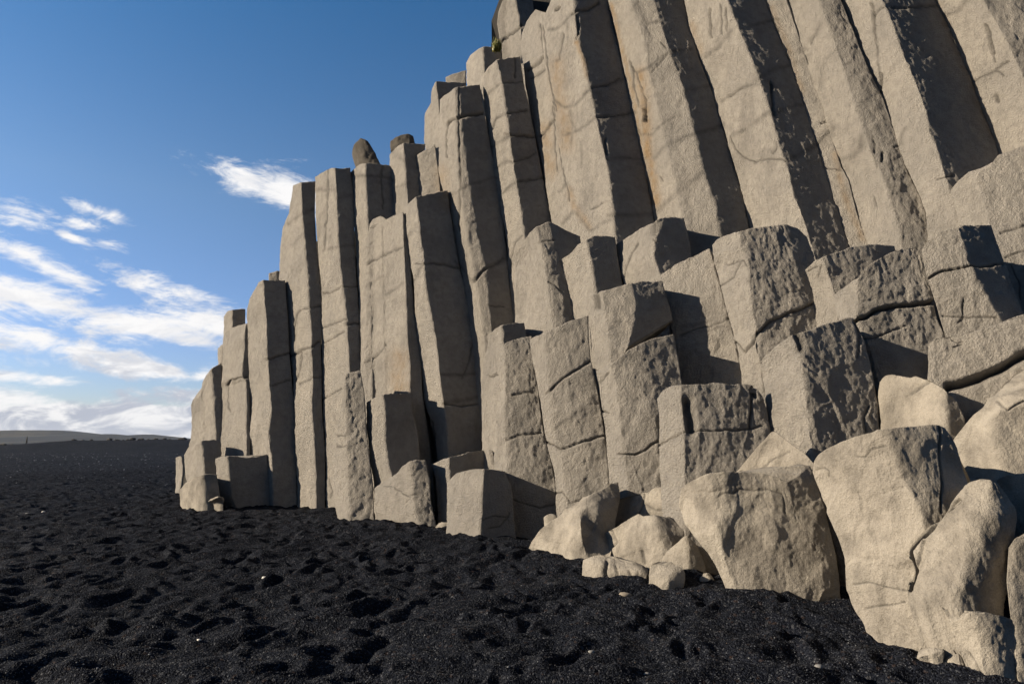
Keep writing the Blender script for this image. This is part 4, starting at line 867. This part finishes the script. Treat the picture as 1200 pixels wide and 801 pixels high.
# ------------------------------------------------------------------ tuft of green on the skyline ledge
def tuft():
    d0 = 14.9; dr = ray(582.5, 57); c = CAM + dr * (18.6 / dr[1])
    V, Fs = [], []
    r2 = random.Random(5)
    for i in range(260):
        p = np.array([c[0] + r2.gauss(0, .055), c[1] + r2.gauss(0, .07), c[2] - .05])
        hgt = r2.uniform(.1, .36); a = r2.uniform(0, 6.28); ln = r2.uniform(.02, .10)
        q = np.array([math.cos(a), math.sin(a), 0]); s = np.array([-math.sin(a), math.cos(a), 0]) * .012
        k = len(V); m_ = p + q * ln * .4 + np.array([0, 0, hgt * .6]); e = p + q * ln + np.array([0, 0, hgt])
        V += [p - s, p + s, m_ + s, m_ - s, e]; Fs += [[k, k + 1, k + 2, k + 3], [k + 3, k + 2, k + 4]]
    m, nt, b = new_mat('yellow_green_grass'); k = N(nt)
    co = k.n('ShaderNodeNewGeometry').outputs['Position']
    nt.links.new(k.mix(k.ramp(k.noise(co, 14, 2), .4, .6), (.11, .14, .02), (.22, .19, .03)), b.inputs['Base Color'])
    o = mesh_obj('grass_tuft', V, Fs, m, smooth=False)
    tag(o, 'yellow-green grass tuft growing behind a column top on the skyline', 'grass')
tuft()

# ------------------------------------------------------------------ far hills
def hills():
    m, nt, b = new_mat('moorland_cloud_shade'); k = N(nt)
    co = k.n('ShaderNodeNewGeometry').outputs['Position']
    sc = k.n('ShaderNodeVectorMath', {0: co, 1: (1, .25, 2.5)}, operation='MULTIPLY').outputs[0]
    a = k.noise(sc, .0045, 6, .6)
    c = k.mix(k.ramp(a, .45, .62), (.017, .022, .032), (.075, .066, .050))  # cloud shadow put into the blue-grey, sunlit slope into the brown patches
    c = k.mix(k.ramp(k.noise(sc, .012, 5, .6), .5, .72), c, (.014, .018, .027))
    nt.links.new(c, b.inputs['Base Color']); b.inputs['Roughness'].default_value = 1; b.inputs['Specular IOR Level'].default_value = 0
    Y = 2600.
    prof = [(-420,508),(-200,507),(-60,509.5),(-20,509),(0,508.5),(20,507.5),(30,505.5),(45,504.2),(60,503.6),(85,503.8),(100,505.5),(112,508),(120,508.6),(140,508.2),(160,510),(172,510.2),(184,508.6),(196,511),(215,513),(240,514),(330,516),(450,517.5)]
    xs = np.linspace(-420, 450, 360); ys = np.interp(xs, [p[0] for p in prof], [p[1] for p in prof])
    V, Fs = [], []; rows = 16
    for r_ in range(rows + 1):
        t = r_ / rows
        yy = Y - 900 + 900 * t
        X = (xs - 600) / 800 * (Y) + 0 * t
        Z = (518.6 - ys) / 800 * Y * (math.sin(t * math.pi / 2) ** 1.3)
        nz = fbm(np.stack([X * .006, np.full_like(X, yy * .006), Z * 0], -1), 4, 60)
        Z = Z * (1 + .22 * nz * (1 - t * .8)) + 1.2 * nz * (1-t)
        for x, z in zip(X, Z): V.append((x, yy, z - 6 * (1 - t)))
    nx = len(xs)
    for x, z in zip(X, Z): V.append((x, Y + 900, -5))
    for r_ in range(rows + 1):
        for i in range(nx - 1):
            a_ = r_ * nx + i; Fs.append([a_, a_ + 1, a_ + nx + 1, a_ + nx])
    o = mesh_obj('hills', V, Fs, m, origin=np.array([0, 0, 0.]))
    tag(o, kind='structure')
hills()

# ------------------------------------------------------------------ air
def haze():
    X, Y0, Y1, Z0, Z1 = 4100, -4100, 4100, -12, 78
    V = [(x, y, z) for z in (Z0, Z1) for y in (Y0, Y1) for x in (-X, X)]
    Fc = [(0, 2, 3, 1), (4, 5, 7, 6), (0, 1, 5, 4), (2, 6, 7, 3), (0, 4, 6, 2), (1, 3, 7, 5)]
    m = bpy.data.materials.new('haze'); m.use_nodes = True; nt = m.node_tree; nt.nodes.clear()
    o_ = nt.nodes.new('ShaderNodeOutputMaterial'); v = nt.nodes.new('ShaderNodeVolumePrincipled')
    v.inputs['Color'].default_value = (.80, .88, 1, 1); v.inputs['Density'].default_value = .00005; v.inputs['Anisotropy'].default_value = .2
    nt.links.new(v.outputs[0], o_.inputs['Volume'])
    o = mesh_obj('haze', V, Fc, m, smooth=False, origin=np.zeros(3))
    tag(o, kind='stuff')
haze()

# ------------------------------------------------------------------ sun and sky
SUN_AZ, SUN_EL = 186.0, 22.0           # heading measured from +x, counter-clockwise
sd_ = Vector((math.cos(R(SUN_AZ)) * math.cos(R(SUN_EL)), math.sin(R(SUN_AZ)) * math.cos(R(SUN_EL)), math.sin(R(SUN_EL))))
L = bpy.data.lights.new('sun', 'SUN'); L.energy = 5.0; L.angle = R(.53); L.color = (1.0, .85, .645)
so = bpy.data.objects.new('sun', L); COL.objects.link(so); so.rotation_euler = (-sd_).to_track_quat('-Z', 'Y').to_euler(); so.location = (-30, 0, 30)

W = bpy.data.worlds.new('World'); S.world = W; W.cycles.sampling_method = 'MANUAL'; W.cycles.sample_map_resolution = 256; W.use_nodes = True
nt = W.node_tree; nt.nodes.clear(); k = N(nt)
out = nt.nodes.new('ShaderNodeOutputWorld'); bg = nt.nodes.new('ShaderNodeBackground')
nt.links.new(bg.outputs[0], out.inputs[0])
sky = k.n('ShaderNodeTexSky', sky_type='NISHITA', sun_disc=False, sun_elevation=R(SUN_EL), sun_rotation=math.atan2(sd_.x, sd_.y), altitude=0, air_density=1.0, dust_density=.3, ozone_density=2.6)
SKYS = 0.062
co = k.n('ShaderNodeTexCoord').outputs['Generated']
sx = k.n('ShaderNodeSeparateXYZ', {0: co}).outputs
az = k.m('ARCTAN2', sx[0], sx[1]); el = k.m('ARCSINE', sx[2])
ae = k.n('ShaderNodeCombineXYZ', {0: az, 1: el}).outputs[0]
def azel(px, py):
    d = ray(px, py); d = d / np.linalg.norm(d)
    return math.atan2(d[0], d[1]), math.asin(d[2])
pv = k.n('ShaderNodeCombineXYZ', {0: k.m('MULTIPLY', az, 1.0), 1: k.m('MULTIPLY', el, 2.6), 2: k.m('MULTIPLY', k.m('ADD', el, az), .15)}).outputs[0]
n1 = k.noise(pv, 8.5, 8, .66, .6)
n2 = k.noise(pv, 30, 4, .7, .8)
nn = k.m('ADD', k.m('MULTIPLY', k.m('SUBTRACT', n1, .5), 2.9), k.m('MULTIPLY', k.m('SUBTRACT', n2, .5), 1.0))
mask = None
def ell(px, py, rx, ry, rot=0, s=1.0):
    """soft elliptical cloud body given where it stands in the sky"""
    global mask
    a0, e0 = azel(px, py)
    a1, _ = azel(px + 5, py); _, e1 = azel(px, py - 5)
    mp = k.n('ShaderNodeMapping', {'Vector': ae, 'Location': (a0, e0, 0), 'Rotation': (0, 0, -R(rot)), 'Scale': (rx * (a1 - a0) / 5, ry * (e1 - e0) / 5, 1)}, vector_type='TEXTURE').outputs[0]
    ln = k.n('ShaderNodeVectorMath', {0: mp}, operation='LENGTH').outputs['Value']
    g = k.m('MULTIPLY_ADD', ln, -s, s)
    mask = g if mask is None else k.m('MAXIMUM', mask, g)
for a in [(285,212,60,20,10,.8),(340,224,62,30,6,.95),(20,245,50,10,4,.6),(25,258,44,8,0,.5),(112,247,30,7,10,.5),(98,264,22,7,5,.45),(84,277,22,6,18,.55),(130,286,28,5,5,.45),
          (30,300,80,12,20,.5),(75,322,80,11,22,.6),(40,352,150,26,10,.95),(215,345,85,17,10,.9),(170,385,150,24,7,1.0),(255,380,70,22,6,.9),(110,412,90,9,3,.7),(175,432,110,17,9,1.0),(245,440,40,14,4,.9),
          (10,440,70,10,3,.7),(45,395,90,12,8,.6),(-120,330,160,50,10,.9),(-200,430,260,60,0,1.0),(-60,395,120,12,5,.6),
          (120,496,330,32,0,2.0),(210,462,70,16,-6,1.0),(10,470,90,14,0,.9)]: ell(*a)
dens = k.ramp(k.m('ADD', mask, nn), -.12, .72)
low = k.ramp(el, R(9.5), R(1.5))
# grey undersides: where the cloud above is thick
pv2 = k.n('ShaderNodeVectorMath', {0: pv, 1: (.012, .075, 0)}, operation='ADD').outputs[0]
sh = k.ramp(k.m('ADD', k.m('SUBTRACT', k.noise(pv2, 12, 6, .6, .6), .5), k.m('MULTIPLY', low, .05)), -.03, .13)
sh = k.m('MULTIPLY', sh, k.m('ADD', .18, k.m('MULTIPLY', low, .75)))
ccol = k.mix(sh, (.93, .92, .92), (.40, .44, .54))
ccol = k.mix(k.m('MULTIPLY', k.ramp(el, R(4.5), R(.3)), .15), ccol, (.42, .45, .52))
CLOUDK = .54
skyc = k.n('ShaderNodeVectorMath', {0: sky.outputs[0], 3: SKYS}, operation='SCALE').outputs[0]
skyc = k.n('ShaderNodeGamma', {0: skyc, 1: 1.3}).outputs[0]            # deep, polarised autumn blue
skyc = k.n('ShaderNodeVectorMath', {0: skyc, 3: 1.85}, operation='SCALE').outputs[0]
cr = k.n('ShaderNodeValToRGB', {0: k.m('MULTIPLY', el, 1 / R(45))})
cr.color_ramp.elements[0].position = 0; cr.color_ramp.elements[0].color = (.58, .58, .80, 1)
cr.color_ramp.elements[1].position = .85; cr.color_ramp.elements[1].color = (.46, .94, 1.04, 1)
for p_, c_ in ((.16, (.76, .72, .90, 1)), (.42, (.98, .96, .93, 1))):
    e_ = cr.color_ramp.elements.new(p_); e_.color = c_
skyc = k.n('ShaderNodeVectorMath', {0: skyc, 1: cr.outputs[0]}, operation='MULTIPLY').outputs[0]
CK = k.n('ShaderNodeVectorMath', {0: ccol, 3: CLOUDK}, operation='SCALE').outputs[0]
fin = k.mix(dens, skyc, CK)
# sky behind the camera dimmed to cut the fill on shaded rock faces
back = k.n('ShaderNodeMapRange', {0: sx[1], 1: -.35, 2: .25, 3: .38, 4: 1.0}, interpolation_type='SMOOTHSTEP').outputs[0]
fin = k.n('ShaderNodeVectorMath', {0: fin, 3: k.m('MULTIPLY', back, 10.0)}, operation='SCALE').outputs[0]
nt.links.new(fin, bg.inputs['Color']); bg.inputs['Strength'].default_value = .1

vs = S.view_settings
vs.view_transform = 'Standard'; vs.look = 'None'; vs.exposure = 0.96; vs.gamma = 1.0; vs.use_curve_mapping = False
S.render.engine = 'CYCLES'
S.cycles.max_bounces = 3
